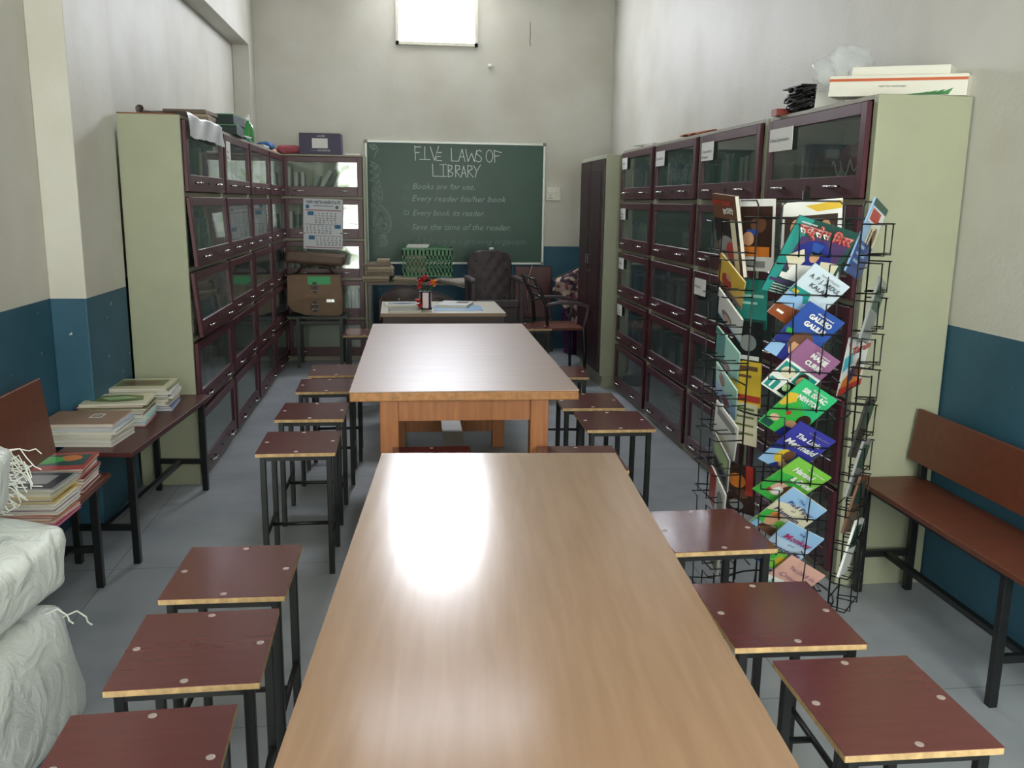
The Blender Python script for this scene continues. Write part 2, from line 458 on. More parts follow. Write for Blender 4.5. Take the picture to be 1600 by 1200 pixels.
stools = [
 (-.487, 1.475, 2, 'maroon stool beside the white sacks, cut off by the bottom of the view', G_L),
 (-.465, 1.90, 1, 'maroon stool second from the viewer on the sack side of nearest table', G_L),
 (-.461, 2.32, -1, 'maroon stool third from the viewer on the sack side of nearest table', G_L),
 (-.436, 3.63, 0, 'maroon stool standing alone beside the gap between the two tables, sack side', G_L),
 (-.436, 4.19, -1, 'maroon stool touching the near brown corner of the farther table, sack side', G_L),
 (-.418, 4.795, 1, 'maroon stool at the middle of the farther table on the sack side', G_L),
 (-.40, 5.235, 2, 'maroon stool partly hidden behind another at far end, sack side', G_L),
 (-.30, 6.78, -1, 'maroon stool in front of the bookcase with the calendar, beside the desk', G_E),
 (.945, 1.54, -1, 'maroon stool nearest the viewer on the magazine rack side', G_R),
 (.893, 1.945, -2, 'maroon stool directly in front of the magazine rack, second from the viewer', G_R),
 (.915, 2.51, 1, 'maroon stool beside the magazine rack, third from the viewer on that side', G_R),
 (.680, 3.31, -2, 'maroon stool mostly behind the nearest table top, by its far corner', G_R),
 (.950, 3.91, -1, 'maroon stool with open black legs facing the second bookcase from the rack', G_R),
 (.915, 4.33, -2, 'maroon stool tucked against the corner of the farther table, rack side', G_R),
 (.91, 5.12, -6, 'maroon stool farthest along the farther table on the wardrobe side', G_R),
 (.10, 3.345, 0, 'maroon stool hidden below table level between the two reading tables', G_E),
 (.99, 7.08, 3, 'maroon stool with pale edge in front of the black armchair', G_E),
]
proto = make_stool(stools[0][3], stools[0][4])
for i, (x, y, a, lab, grp) in enumerate(stools):
    put(proto if i == 0 else copy_tree(proto), (x, y, 0), R(a), lab, grp)

# ------------------------------------------------------------------ benches
def bench(label, loc, rz, L, D, z, back=None, legs=(.08, .08), top=None):
    """local x along the length 0..L, y from front (0) to the wall (D)"""
    t = thing('bench', label, 'bench', loc, rz)
    MB().box(0, 0, z-.02, L, D, z).build('seat', top or M_BENCH, t, bevel=.003)
    xs = (legs[0], L-legs[1]); q = .014
    for x in xs:
        MB().box(x-q, .03-q, 0, x+q, .03+q, z-.0205).build('leg', M_BLK, t, bevel=.002, segs=1)
        MB().box(x-q, D-.03-q, 0, x+q, D-.03+q, z-.0205).build('leg', M_BLK, t, bevel=.002, segs=1)
        MB().box(x-.01, .03+q, .145, x+.01, D-.03-q, .17).build('cross_rail', M_BLK, t)
    MB().box(xs[0]+.0105, D/2-.012, .147, xs[1]-.0105, D/2+.012, .168).build('long_rail', M_BLK, t)
    MB().box(xs[0], .03, z-.045, xs[1], .05, z-.0205).box(xs[0], D-.05, z-.045, xs[1], D-.03, z-.0205).build('seat_frame', M_BLK, t)
    if back:
        z0, z1, y = back
        for x in xs: MB().box(x-q, D-.03, z+.0005, x+q, D-.005, z1-.03).build('back_post', M_BLK, t)
        MB().obox((L/2, y, (z0+z1)/2), (1, 0, 0), (0, .12, 1), (0, -1, .12), L-.02, z1-z0, .018).build('backrest', M_BENCH, t, bevel=.003)
    return t
bench('red-brown bench with a backrest by the bare end of the rack-side bookcase', (1.745, 3.165, 0), R(-90), 1.0, .27, .46, (.535, .735, .225), (.04, .13))
bench('low red-brown bench with tall backrest behind the white sacks', (-1.165, 2.68, 0), R(90), .87, .255, .43, (.47, .815, .215), (.12, .12))
bench('red-brown bench without backrest holding three stacks beside the bare bookcase end', (-1.095, 3.60, 0), R(90-4.5), 1.10, .30, .495, None, (.06, .08), mt('dark_maroon_laminate', '#4f2626', .35, var=.15, scale=6))

# ------------------------------------------------------------------ bookcases
TZ = [.02, .39, .76, 1.125, 1.505, 1.885]     # tier boundaries
BK = ['#8d9a92', '#5f7f86', '#b5b8ad', '#6d5a50', '#3f5a52', '#8a8f9a', '#75403a', '#c7c6ba', '#4a5560', '#9a8a6a', '#2f6e6c', '#7d7f84']
M_BK = [mt('book_cloth_%d' % i, c, .6) for i, c in enumerate(BK)]
BOOKMESH = []
for m in M_BK:
    b = MB().box(-.5, 0, 0, .5, 1, 1, [1, 1, 0, 1, 0, 0])
    o = b.build('book', [m, M_PAGES]); BOOKMESH.append(o.data); bpy.data.objects.remove(o)
def shelf_book(parent_m, x, y, z, w, d, h, lean, label, group, k):
    o = bpy.data.objects.new('book', BOOKMESH[k]); C.objects.link(o)
    loc = parent_m @ Matrix.Translation((x, y, z)) @ Matrix.Rotation(lean, 4, 'Y') @ Matrix.Diagonal((w, d, h, 1))
    o.matrix_world = loc
    return tag(o, label, 'book', group)
def bookcase(label, loc, rz, W, D, doors_tilt=None, labels=None, e=.022):
    t = thing('bookcase', label, 'bookcase', loc, rz)
    H = 1.90
    b = MB()
    b.box(0, 0, 0, e, D, H).box(W-e, 0, 0, W, D, H).build('side_panels', M_KHAKI, t, bevel=.003)
    MB().box(e, D-.012, 0, W-e, D-.001, H-.016).build('back_panel', M_KHAKI, t)
    MB().box(e, 0, H-.015, W-e, D, H).build('top_panel', M_GREIGE, t)
    MB().box(e, .004, 0, W-e, .03, TZ[0]).build('plinth', M_GREIGE, t)
    for z in TZ[:-1]:
        MB().box(e, .004, z, W-e, D-.0125, z+.022).build('shelf', M_GREIGE, t)
    for i in range(5):
        z0, z1 = TZ[i]+.025, TZ[i+1]-.004
        if i == 4: z1 -= .002
        tilt = (doors_tilt or {}).get(i, 0)
        dx0, dx1 = e+.004, W-e-.004; h = z1-z0; w = dx1-dx0
        def tf(o):
            o.location = (dx0, -.001, z1); o.rotation_euler = (R(-tilt), 0, 0); return o
        sd, tp, bt = .045, .045, .085
        m = MB(); y0, y1 = -.02, 0
        m.box(0, y0, -h, sd, y1, 0).box(w-sd, y0, -h, w, y1, 0).box(sd, y0, -tp, w-sd, y1, 0).box(sd, y0, -h, w-sd, y1, -h+bt)
        d = tf(m.build('door', M_MAROON, t, bevel=.002, segs=1))
        g = MB(); g.face([(sd-.004, -.010, -h+bt-.004), (w-sd+.004, -.010, -h+bt-.004), (w-sd+.004, -.010, -tp+.004), (sd-.004, -.010, -tp+.004)]); g.build('glass_pane', M_GLASS, d)
        for fx in (.2, .77):
            x = w*fx
            MB().tube([(x-.045, y0, -h+.046), (x-.045, y0-.022, -h+.046), (x+.045, y0-.022, -h+.046), (x+.045, y0, -h+.046)], .0055, 6).build('handle', M_CHROME, d, smooth=True)
        MB().lathe([(.007, -.004), (.007, .004)], (0, 0, 0), 10).build('lock', M_DARK, d).matrix_local = Matrix.Translation((w*.5, y0-.002, -h+.046)) @ Matrix.Rotation(R(90), 4, 'X')
        lb = (labels or {}).get(i)
        if lb:
            lw, lh, lines = lb
            q = MB().box(sd-.012, y0-.0035, -tp-lh+.006, sd-.012+lw, y0-.002, -tp+.006).build('paper_label', M_WHITE, d)
            for k, s in enumerate(lines):
                text('label_text', s, M_INK, q, (sd-.004, y0-.0036, -tp-lh*(.58+.3*k)+.006), (1, 0, 0), (0, 0, 1), width=lw*(.82 if len(s) > 8 else .55), height=.024, shear=.25)
    bpy.context.view_layer.update()
    return t
def fill(case, W, D, tier, n, label, group, style='row', x0=.05, x1=None, cols=None, hmax=.27):
    m = case.matrix_world.copy(); x1 = x1 if x1 else W-.05
    z = TZ[tier]+.0225; step = (x1-x0)/n; x = x0
    for i in range(n):
        w = step*random.uniform(.72, .98); h = hmax*random.uniform(.74, 1.0); d = min(D-.1, random.uniform(.15, .21))
        k = random.choice(cols) if cols else random.randrange(len(BK))
        yb = random.uniform(.045, .07)
        if style == 'lean':
            shelf_book(m, x+step*.3, yb, z, w*.6, d, h, R(24+6*random.random()) if i > n*.35 else R(1), label, group, k)
        else:
            shelf_book(m, x+step/2, yb, z, w, d, h, 0, label, group, k)
        x += step
def pile(case, tier, x, y, w, d, n, th, label, group, cols):
    m = case.matrix_world.copy(); z = TZ[tier]+.0225
    for i in range(n):
        k = random.choice(cols)
        o = bpy.data.objects.new('book', BOOKMESH[k]); C.objects.link(o)
        ww, dd = w*random.uniform(.85, 1), d*random.uniform(.85, 1)
        o.matrix_world = m @ Matrix.Translation((x+random.uniform(-.01, .01), y, z)) @ Matrix.Diagonal((ww, dd, th*.97, 1))
        tag(o, label, 'book', group); z += th
RW = .955; RD = .365
RYs = [7.025, 6.075, 5.135, 4.165]
rlabels = [
 {4: (.16, .085, ('Hindi',)), 3: (.16, .085, ('Science', 'Books')), 2: (.16, .085, ('English',)), 1: (.16, .085, ('General', 'Books'))},
 {4: (.20, .095, ('Story Books',))},
 {4: (.20, .10, ('Competitive', 'Exams')), 2: (.20, .095, ('Maths',))},
 {4: (.25, .10, ('Classes Examination',))},
]
rnames = ['maroon-doored glass bookcase next to the tall wardrobe', 'maroon-doored glass bookcase second from the tall wardrobe',
          'maroon-doored glass bookcase third from wardrobe, just beyond the magazine rack', 'maroon-doored glass bookcase with bare green end behind the magazine rack']
RC = []
for i, y in enumerate(RYs):
    RC.append(bookcase(rnames[i], (1.708, y, 0), R(-90), (.945, .935, .95, .985)[i], RD, None, labels=rlabels[i], e=.034))
tiers = ['bottom', 'second-lowest', 'middle', 'second-highest', 'top']
def bl(tier, where): return ('book behind the glass on the %s tier of %s' % (tiers[tier], where), 'books on the %s tier of %s' % (tiers[tier], where))
wr = ['the case beside wardrobe', 'the second case from wardrobe', 'the third case from wardrobe', 'the case behind the rack']
lite = [0, 2, 5, 7, 8, 11, 2, 1]; tealish = [1, 10, 2, 0, 5]
for i, spec in enumerate([
    [(4, 13, lite, .26), (3, 12, lite, .25), (2, 9, lite, .24), (1, 11, [3, 6, 8, 11], .23)],
    [(4, 16, tealish, .25), (2, 9, [0, 1, 5, 8], .27), (1, 7, [0, 1, 2, 11], .25)],
    [(4, 16, [1, 2, 7, 10, 0], .27), (3, 8, lite, .22), (2, 7, lite, .25)],
    [(3, 9, lite, .25), (2, 8, lite, .25)]]):
    for tier, n, cols, hm in spec:
        l, g = bl(tier, wr[i]); fill(RC[i], RW, RD, tier, n, l, g, cols=cols, hmax=hm)
l, g = bl(3, wr[1]); pile(RC[1], 3, .62, .06, .34, .2, 6, .03, l, g, [0, 2, 7])
l, g = bl(0, wr[1]); pile(RC[1], 0, .45, .06, .4, .2, 4, .04, l, g, [0, 3, 11])
# contents of the top tier behind the rack: tied red bundle, green folder, pale files
m4 = RC[3].matrix_world.copy()
def blob(name, mat, c, r, label, cat, m=None, amp=.12, seed=0, flat=None, parent=None, rz=0, n=20, power=2.6):
    rnd = random.Random(seed); ph = [rnd.uniform(0, 6.28) for _ in range(8)]
    def fn(u, v):
        th = 2*math.pi*u; f = math.pi*(v-.5)
        def sp(a, e): return math.copysign(abs(a)**e, a)
        e = 2/power
        x = sp(math.cos(f), e)*sp(math.cos(th), e); y = sp(math.cos(f), e)*sp(math.sin(th), e); z = sp(math.sin(f), e)
        d = 1+amp*(math.sin(3*th+ph[0])*math.cos(2*f+ph[1])*.4+math.sin(7*th+ph[2]+3*z)*.25*math.cos(f)+math.sin(11*z+5*th+ph[3])*.2*math.cos(f))
        return (x*r[0]*d, y*r[1]*d, z*r[2]*d)
    o = MB().grid(fn, n*2, n).build(name, mat, parent, smooth=True)
    mm = Matrix.Translation(c) @ Matrix.Rotation(rz, 4, 'Z')
    o.matrix_world = (m @ mm) if m else mm
    if label: tag(o, label, cat)
    return o
red = blob('cloth_bundle', mt('red_cloth', '#7a2f33', .8, var=.25), (.63, .2, TZ[4]+.155), (.21, .11, .095), 'red cloth bundle tied with white string behind top glass of the end bookcase', 'bundle', m4, .25, 3)
st = MB()
st.tube([(-.13+.012*i, -.120-.003*math.sin(i), -.01+.022*math.sin(i*1.1)+.016*math.cos(i*.45)) for i in range(22)], .003, 5)
st.tube([(-.06+.004*i, -.121, .02-.011*i+.01*math.sin(i*1.3)) for i in range(8)], .003, 5)
st.build('string', mt('white_string', '#d8d4cc', .8), red)
tag(MB().box(-.5, 0, 0, .5, 1, 1).build('folder', mt('green_card', '#1f7a52', .6)), 'green card folder lying under the red bundle behind glass', 'folder').matrix_world = m4 @ Matrix.Translation((.58, .05, TZ[4]+.0225)) @ Matrix.Diagonal((.3, .2, .035, 1))
l, g = 'pale file standing behind the top glass of the bookcase behind the rack', 'pale files on the top tier behind the rack'
for k in range(4): shelf_book(m4, .12+.045*k, .1, TZ[4]+.0225, .035, .18, .24, R(2), l, g, [0, 2, 0, 8][k])
tag(MB().box(-.5, 0, 0, .5, 1, 1).build('ledger', mt('brown_card', '#6a4638', .7)), 'brown ledger leaning beside the red bundle behind glass', 'book').matrix_world = m4 @ Matrix.Translation((.335, .07, TZ[4]+.0225)) @ Matrix.Rotation(R(16), 4, 'Y') @ Matrix.Diagonal((.035, .18, .2, 1))

# along the pillar wall
LYs = [(4.72, .975), (5.70, .915), (6.63, .93), (7.57, .88)]
lnames = ['glass bookcase with bare green end beside the paper stacks', 'glass bookcase second from the paper stacks',
          'glass bookcase third from the paper stacks, with paper behind its glass', 'glass bookcase in the corner next to the leather bag']
llab = [None, {4: (.13, .12, ('Maths', 'Books'))}, None, None]
LC = []
for i, (y, w) in enumerate(LYs):
    LC.append(bookcase(lnames[i], (-1.092, y, 0), R(90), w, .30, [{3: 4, 2: 5}, {3: 2}, None, None][i], labels=llab[i]))
wl = ['the case by the paper stacks', 'the second case from paper stacks', 'the third case from paper stacks', 'the corner case by the leather bag']
for i, spec in enumerate([
    [(4, 13, [0, 2, 3, 5, 11, 8], .28), (3, 14, [0, 1, 2, 5, 4], .28), (1, 9, [3, 8, 6, 11], .25)],
    [(4, 10, [1, 5, 8, 0], .26), (3, 10, lite, .25)],
    [(3, 9, lite, .25)],
    [(3, 7, lite, .25)]]):
    for tier, n, cols, hm in spec:
        l, g = bl(tier, wl[i]); fill(LC[i], LYs[i][1], .30, tier, n, l, g, cols=cols, hmax=hm)
l, g = bl(2, wl[0]); pile(LC[0], 2, .5, .05, .5, .17, 5, .035, l, g, [2, 7, 9])
def case_paper(case, name, mat, x, z, w, h, label, cat, y=.02):
    o = MB().box(-.5, 0, 0, .5, .004, 1).build(name, mat)
    o.matrix_world = case.matrix_world @ Matrix.Translation((x, y, z)) @ Matrix.Diagonal((w, 1, h, 1))
    return tag(o, label, cat)
case_paper(LC[2], 'paper_sheet', M_WHITE, .56, TZ[4]+.05, .3, .25, 'white sheet inside the top glass of third bookcase from the paper stacks', 'paper')
case_paper(LC[2], 'card_sheet', mt('pale_green_card', '#6fa583', .7), .5, TZ[2]+.03, .62, .1, 'pale green card inside the middle tier of third bookcase', 'card')
case_paper(LC[1], 'card_sheet', mt('pale_green_card', '#6fa583', .7), .5, TZ[2]+.03, .5, .1, 'pale green card inside the middle tier of second bookcase', 'card')
notice = case_paper(LC[1], 'notice', mt('grey_paper', '#b5b8b4', .7), .5, TZ[3]+.07, .6, .24, 'printed notice inside the second-highest glass of second bookcase', 'notice')

# against the far wall
BC = bookcase('khaki-framed glass bookcase with a calendar on the far wall', (-1.115, 8.50, 0), 0, .765, .34)
for tier, n in ((4, 8), (3, 8), (2, 8)):
    l, g = bl(tier, 'the calendar case'); fill(BC, .765, .34, tier, n, l, g, 'lean', x1=.55, cols=[0, 2, 7, 4, 2])
l, g = bl(1, 'the calendar case'); fill(BC, .765, .34, 1, 12, l, g, x0=.3, cols=[0, 2, 7, 1, 5])

# maroon wardrobe
w = thing('wardrobe', 'tall dark maroon two-door wardrobe beyond the glass bookcases', 'wardrobe', (1.585, 8.02, 0), R(-90))
W, D, H = .95, .47, 1.875
MB().box(0, .0, .10, W, D, H).build('body', M_KHAKI, w, bevel=.003)
MB().box(.01, .02, 0, W-.01, D-.01, .0995).build('plinth', M_KHAKI, w)
for k in range(2):
    x0 = .02+k*.46; m = MB()
    m.box(x0, -.018, .13, x0+.45, -.0005, H-.03)
    d = m.build('door', M_DKMAR, w, bevel=.003)
    f = MB(); y = -.021
    for z0, z1 in ((.2, .62), (.66, 1.22), (1.26, 1.76)):
        f.box(x0+.07, y, z0, x0+.38, -.0185, z1)
    f.build('raised_panel', M_DKMAR, d, bevel=.004)
    hx = x0+(.41 if k == 0 else .04)
    MB().tube([(hx, -.018, 1.0), (hx, -.04, 1.0), (hx, -.04, 1.07), (hx, -.018, 1.07)], .004, 6).build('handle', mt('tarnished_steel', '#6f6a66', .5, metal=.6), d)
    MB().lathe([(.012, 0), (.012, .006)], (0, 0, 0), 10).build('keyhole', M_CHROME, d).matrix_local = Matrix.Translation((hx, -.0215, .93)) @ Matrix.Rotation(R(90), 4, 'X')

# ------------------------------------------------------------------ blackboard with chalk writing
bx = lambda x: -.436+x*.001187
bz = lambda y: 2.194-y*.00118
bb = thing('blackboard', 'green blackboard with chalk lettering and aluminium frame on the far wall', 'blackboard', (0, YB, 0))
X0, X1, Z0, Z1 = -.352, 1.392, .895, 2.052
MB().box(X0, -.022, Z0, X1, -.002, Z1).build('writing_surface', M_BOARD, bb)
fb = .022
for a in ((X0-fb, Z1, X1+fb, Z1+fb), (X0-fb, Z0-fb, X1+fb, Z0), (X0-fb, Z0, X0, Z1), (X1, Z0, X1+fb, Z1)):
    MB().box(a[0], -.034, a[1], a[2], -.002, a[3]).build('frame_bar', M_ALU, bb, bevel=.003)
cc = MB()
for x in (X0-fb, X1): 
    for z in (Z0-fb, Z1): MB().box(x-.006, -.038, z-.006, x+fb+.006, -.001, z+fb+.006).build('corner_cap', mt('grey_plastic', '#7d827c', .5), bb, bevel=.004)
YC = -.0226
title = [
 [(462, 140), (468, 258)], [(462, 150), (515, 148)], [(465, 196), (500, 193)],
 [(545, 145), (545, 250)], [(500, 248), (590, 250)],
 [(590, 145), (625, 255), (660, 140)], [(640, 190), (640, 255), (686, 256)], [(640, 192), (685, 190)], [(640, 224), (676, 222)],
 [(765, 155), (768, 258), (825, 258)], [(825, 260), (855, 160), (880, 260)], [(835, 222), (872, 222)],
 [(885, 160), (905, 260), (935, 190), (958, 260), (978, 165)],
 [(1020, 178), (1000, 165), (978, 176), (976, 196), (1000, 212), (1018, 230), (1014, 254), (990, 262), (968, 250)],
 [(x, y) for x, y in ell(1085, 212, 28, 50, 16)] + [(1113, 212)],
 [(1125, 165), (1130, 262)], [(1122, 165), (1185, 182)], [(1127, 212), (1168, 208)],
 [(608, 285), (612, 385), (665, 385)], [(697, 288), (698, 385)], [(668, 290), (728, 288)], [(670, 386), (730, 385)],
 [(738, 290), (740, 388), (772, 380), (779, 358), (742, 338), (770, 322), (770, 298), (738, 290)],
 [(802, 388), (800, 292), (832, 296), (836, 322), (802, 338), (842, 388)],
 [(848, 388), (868, 296), (892, 388)], [(855, 356), (886, 356)],
 [(905, 388), (902, 292), (936, 296), (940, 322), (906, 338), (950, 388)],
 [(952, 292), (978, 338)], [(1010, 286), (978, 338), (966, 390)]]
for half in (title[:18], title[18:]):
    b = MB()
    for s_ in half: b.ribbon([(bx(x), bz(y)) for x, y in s_], .0068, YC)
    b.build('chalk_title', M_CHALK, bb)
lines = [('Books are for use.', 440, 962, 492, M_CHALK2), ('Every reader his/her book', 435, 1230, 592, M_CHALK2),
         ('Every book its reader.', 440, 1048, 712, M_CHALK2), ('Save the time of the reader.', 430, 1272, 828, M_CHALK2),
         ('A Library is a growing organism', 452, 1400, 948, M_CHALK3)]
for s_, x0, x1, y, m in lines:
    text('chalk_line', s_, m, bb, (bx(x0), YC+.0005, bz(y)), (1, 0, 0), (0, 0, 1), width=bx(x1)-bx(x0), height=.082, shear=.32, bold=-.004)
for k, (x, y) in enumerate(((392, 478), (388, 570), (388, 690), (388, 800), (395, 930))):
    pts = [(bx(x+(24 if i % 2 else 18)*math.cos(i*.7854)), bz(y+(19 if i % 2 else 15)*math.sin(i*.7854))) for i in range(9)]
    MB().ribbon(pts, .004 if k == 2 else .0025, YC).build('chalk_bullet', M_CHALK2 if k == 2 else M_CHALK3, bb)
# paisley chalk border along one edge
b = MB()
def spiral(cx, cy, r0, r1, turns, a0=0, sy=1):
    n = int(14*turns); return [(cx+(r0+(r1-r0)*i/n)*math.cos(a0+6.283*turns*i/n), cy+sy*(r0+(r1-r0)*i/n)*math.sin(a0+6.283*turns*i/n)) for i in range(n+1)]
cur = [[(120, 130), (150, 150), (160, 180), (140, 205), (130, 240)], [(90, 135), (110, 165), (135, 170)], [(95, 150), (120, 180), (150, 165)],
       spiral(118, 150, 4, 22, 1.6), spiral(108, 300, 3, 20, 1.5), spiral(140, 330, 3, 22, 1.7, 1), spiral(105, 360, 3, 18, 1.5, 2), spiral(150, 380, 3, 20, 1.6),
       [(90, 270), (130, 285), (160, 310), (178, 340), (170, 370), (150, 400), (120, 410), (90, 420)],
       [(90, 430), (125, 430), (150, 450), (160, 425), (175, 450), (165, 480)],
       spiral(150, 500, 3, 20, 1.6), spiral(172, 520, 3, 18, 1.5, 1), spiral(130, 540, 3, 20, 1.5, 2), spiral(165, 565, 3, 22, 1.7), spiral(125, 580, 3, 16, 1.4),
       [(110, 500), (140, 470), (185, 480), (192, 530), (188, 590), (150, 610), (115, 590), (105, 540), (110, 500)],
       [(170, 620), (215, 660), (245, 710), (262, 770), (255, 830), (230, 858), (190, 855), (150, 830), (115, 790), (108, 740), (130, 690), (150, 650), (170, 620)],
       [(172, 635), (210, 672), (236, 716), (250, 770), (245, 820), (226, 844)],
       [(165, 660), (200, 700), (222, 750), (228, 800), (205, 830), (165, 815), (130, 780), (125, 735), (165, 660)],
       spiral(120, 630, 3, 24, 1.8), spiral(120, 850, 3, 20, 1.6)]
for k in range(9): cur.append([(175, 720+k*2), (140+k*11, 790+8*math.sin(k))])
for k in range(12): cur.append(spiral(140+20*(k % 4)+random.uniform(-6, 6), 700+35*(k//4)+random.uniform(-6, 6), 2, 9, 1.2))
for k in range(6): cur.append([(190+8*k-20, 870), (160+14*k, 905+6*k), (170+12*k, 940), (160+10*k, 975)])
for c_ in cur: b.ribbon([(bx(x), bz(y)) for x, y in c_], .0042, YC)
b.build('chalk_border', M_CHALK2, bb)

# switch board, wall plug, crack
sw = thing('switchboard', 'white switchboard with socket on the far wall beside the blackboard', 'switchboard', (1.505, YB, 1.585))
MB().box(-.075, -.025, -.068, .075, -.001, .068).build('plate', mt('cream_plastic', '#cfccbf', .4), sw, bevel=.006)
for k in range(3): MB().box(-.052+.036*k, -.031, .008, -.03+.036*k, -.0255, .042).build('rocker', mt('cream_plastic2', '#dedbd0', .35), sw, bevel=.002)
b = MB()
for dx, dz in ((-.03, -.018), (-.042, -.042), (-.018, -.042)): b.lathe([(.006, 0), (.006, .002)], (dx, dz, 0), 10)
o = b.build('socket_holes', M_DARK, sw); o.matrix_local = Matrix.Translation((0, -.0255, 0)) @ Matrix.Rotation(R(90), 4, 'X')
hk = MB().lathe([(.022, 0), (.026, .01), (.018, .03), (.008, .045)], (0, 0, 0), 14).build('wall_hook', mt('white_plastic', '#e4e4e0', .4), smooth=True)
hk.matrix_world = Matrix.Translation((.854, YB-.0005, 2.795)) @ Matrix.Rotation(R(90), 4, 'X'); tag(hk, 'small white hook fixed high on the far wall', 'hook')

# ------------------------------------------------------------------ far end: back table, crate, papers
bt = thing('side_table', 'table under the blackboard loaded with paper bundles and green crate', 'table', (-.345, 8.40, 0))
MB().box(0, 0, .725, 1.02, .48, .75).build('tabletop', mt('weathered_board', '#6f6558', .6, var=.2), bt, bevel=.003)
for x in (.02, 1.0):
    for y in (.03, .45): MB().box(x-.015, y-.015, 0, x+.015, y+.015, .7245).build('leg', mt('grey_steel', '#6d6a62', .5), bt)
MB().box(.035, .02, .3, .985, .04, .33).build('rail', mt('grey_steel'), bt)
def paper_bundle(x, y, z, w, d, n, th, label, group, cols, jit=.02, rz=0):
    for i in range(n):
        t_ = th*random.uniform(.8, 1.15)
        o = MB().box(-w/2, -d/2, 0, w/2, d/2, t_*.96).build('paper_bundle', cols[i % len(cols)], bevel=.004)
        o.location = (x+random.uniform(-jit, jit), y+random.uniform(-jit, jit)*.6, z); o.rotation_euler = (0, 0, rz+R(random.uniform(-5, 5)))
        tag(o, label, 'paper', group); z += t_
    return z
MPB = [mt('brown_paper_a', '#8d7f6c', .8, var=.2, scale=20), mt('brown_paper_b', '#a3957f', .8, var=.2, scale=20), mt('brown_paper_c', '#76695c', .8, var=.25, scale=20)]
za = paper_bundle(-.245, 8.58, .751, .25, .3, 6, .028, 'brown paper bundle in the stack on the end of table under blackboard', 'paper bundles stacked on the table end', MPB)
paper_bundle(-.20, 8.62, za, .12, .2, 2, .02, 'small brown packet on top of the tall paper stack', 'packets on the paper stack', MPB, .005)
paper_bundle(.02, 8.52, .751, .22, .22, 2, .022, 'brown paper bundle under the green crate', 'bundles under the green crate', MPB, .008)
cr = thing('crate', 'green plastic vegetable crate with papers in it below the blackboard', 'crate', (-.02, 8.47, .797))
MG = mt('green_plastic', '#1c6b38', .4)
W_, D_, H_ = .47, .30, .265
MB().box(0, 0, 0, W_, D_, .012).build('crate_floor', MG, cr)
def lattice(u0, u1, fn):
    m = MB()
    for z0, z1 in ((.0125, .04), (.085, .10), (.145, .16), (.2, .265)): m.box(*fn(u0, u1, z0, z1))
    k = int((u1-u0)/.036)
    for i in range(k+1):
        u = u0+(u1-u0)*i/k; wd = .012 if 0 < i < k else .022
        m.box(*fn(max(u0, u-wd/2), min(u1, u+wd/2), .0125, .265))
    return m
lattice(0, W_, lambda a, b_, z0, z1: (a, 0, z0, b_, .008, z1)).build('slotted_side', MG, cr)
lattice(0, W_, lambda a, b_, z0, z1: (a, D_-.008, z0, b_, D_, z1)).build('slotted_side', MG, cr)
lattice(.0085, D_-.0085, lambda a, b_, z0, z1: (0, a, z0, .008, b_, z1)).build('slotted_side', MG, cr)
lattice(.0085, D_-.0085, lambda a, b_, z0, z1: (W_-.008, a, z0, W_, b_, z1)).build('slotted_side', MG, cr)
m = MB(); m.box(-.006, -.006, .25, W_+.006, 0, .272).box(-.006, D_, .25, W_+.006, D_+.006, .272).box(-.006, 0, .25, -.0005, D_, .272).box(W_+.0005, 0, .25, W_+.006, D_, .272)
m.build('rim', MG, cr, bevel=.002)
for k in range(3):
    o = MB().box(-.1, -.1, 0, .1, .1, .012).build('paper_stack', M_WHITE); o.location = (.115+.006*k, 8.62, .812+.24+.0125*k); o.rotation_euler = (R(-6), 0, R(2*k))
    tag(o, 'white papers sticking out of the green crate', 'paper', 'white papers in the green crate')
for k in range(6):
    o = MB().box(-.09, -.1, 0, .09, .1, .036).build('paper_bundle', MPB[k % 3]); o.location = (.115, 8.62, .812+.0375*k)
    tag(o, 'paper bundle inside the green crate', 'paper', 'bundles inside the green crate')
for k in range(3):
    def fn(u, v, k=k): return ((u-.5)*.30, (v-.5)*.2, .004+.006*k+.008*math.sin(5*u+k)*u+(0 if v > .3 else -.22*(.3-v)*u))
    o = MB().grid(fn, 12, 6).build('newspaper', mt('newsprint', '#8d877e', .85, var=.3, scale=30), smooth=True, solid=.003)
    o.location = (.42+.02*k, 8.38, .775); tag(o, 'loose newspaper sheet hanging over the front of table under blackboard', 'newspaper', 'newspapers on the table under the blackboard')

# teacher's chairs
def curved_chair(label, x, y, rz, z1):
    t = thing('chair', label, 'chair', (x, y, 0), rz, None)
    mp_ = mt('dark_wood_panel', '#2f1d1e', .45, var=.2)
    def fn(u, v):
        a = (u-.5)*2; zt = z1-.10*a*a
        return (a*.22, .05*(1-a*a)+.02*v, .50+(zt-.50)*v)
    MB().grid(fn, 16, 8).build('backrest', mp_, t, smooth=True, solid=.018)
    MB().box(-.21, -.40, .42, .21, .0, .445).build('seat', mp_, t, bevel=.006)
    for sx in (-1, 1):
        MB().tube([(sx*.19, .02, 0), (sx*.19, .02, .5), (sx*.18, .055, .62)], .011, 8).build('leg', M_DARK, t, smooth=True)
        MB().tube([(sx*.19, -.37, 0), (sx*.19, -.37, .42)], .011, 8).build('leg', M_DARK, t, smooth=True)
    b = MB()
    for dx in (-.05, .05): b.lathe([(.008, 0), (.008, .003)], (dx, z1-.11, 0), 10)
    o = b.build('rivets', M_CHROME, t); o.matrix_local = Matrix.Translation((0, .03, 0)) @ Matrix.Rotation(R(90), 4, 'X')
    return t
curved_chair('dark curved-back chair behind the desk, next to the bag side', .00, 7.48, R(2), .80)
curved_chair('dark curved-back chair behind the flower vase on the desk', .205, 7.03, R(-2), .795)
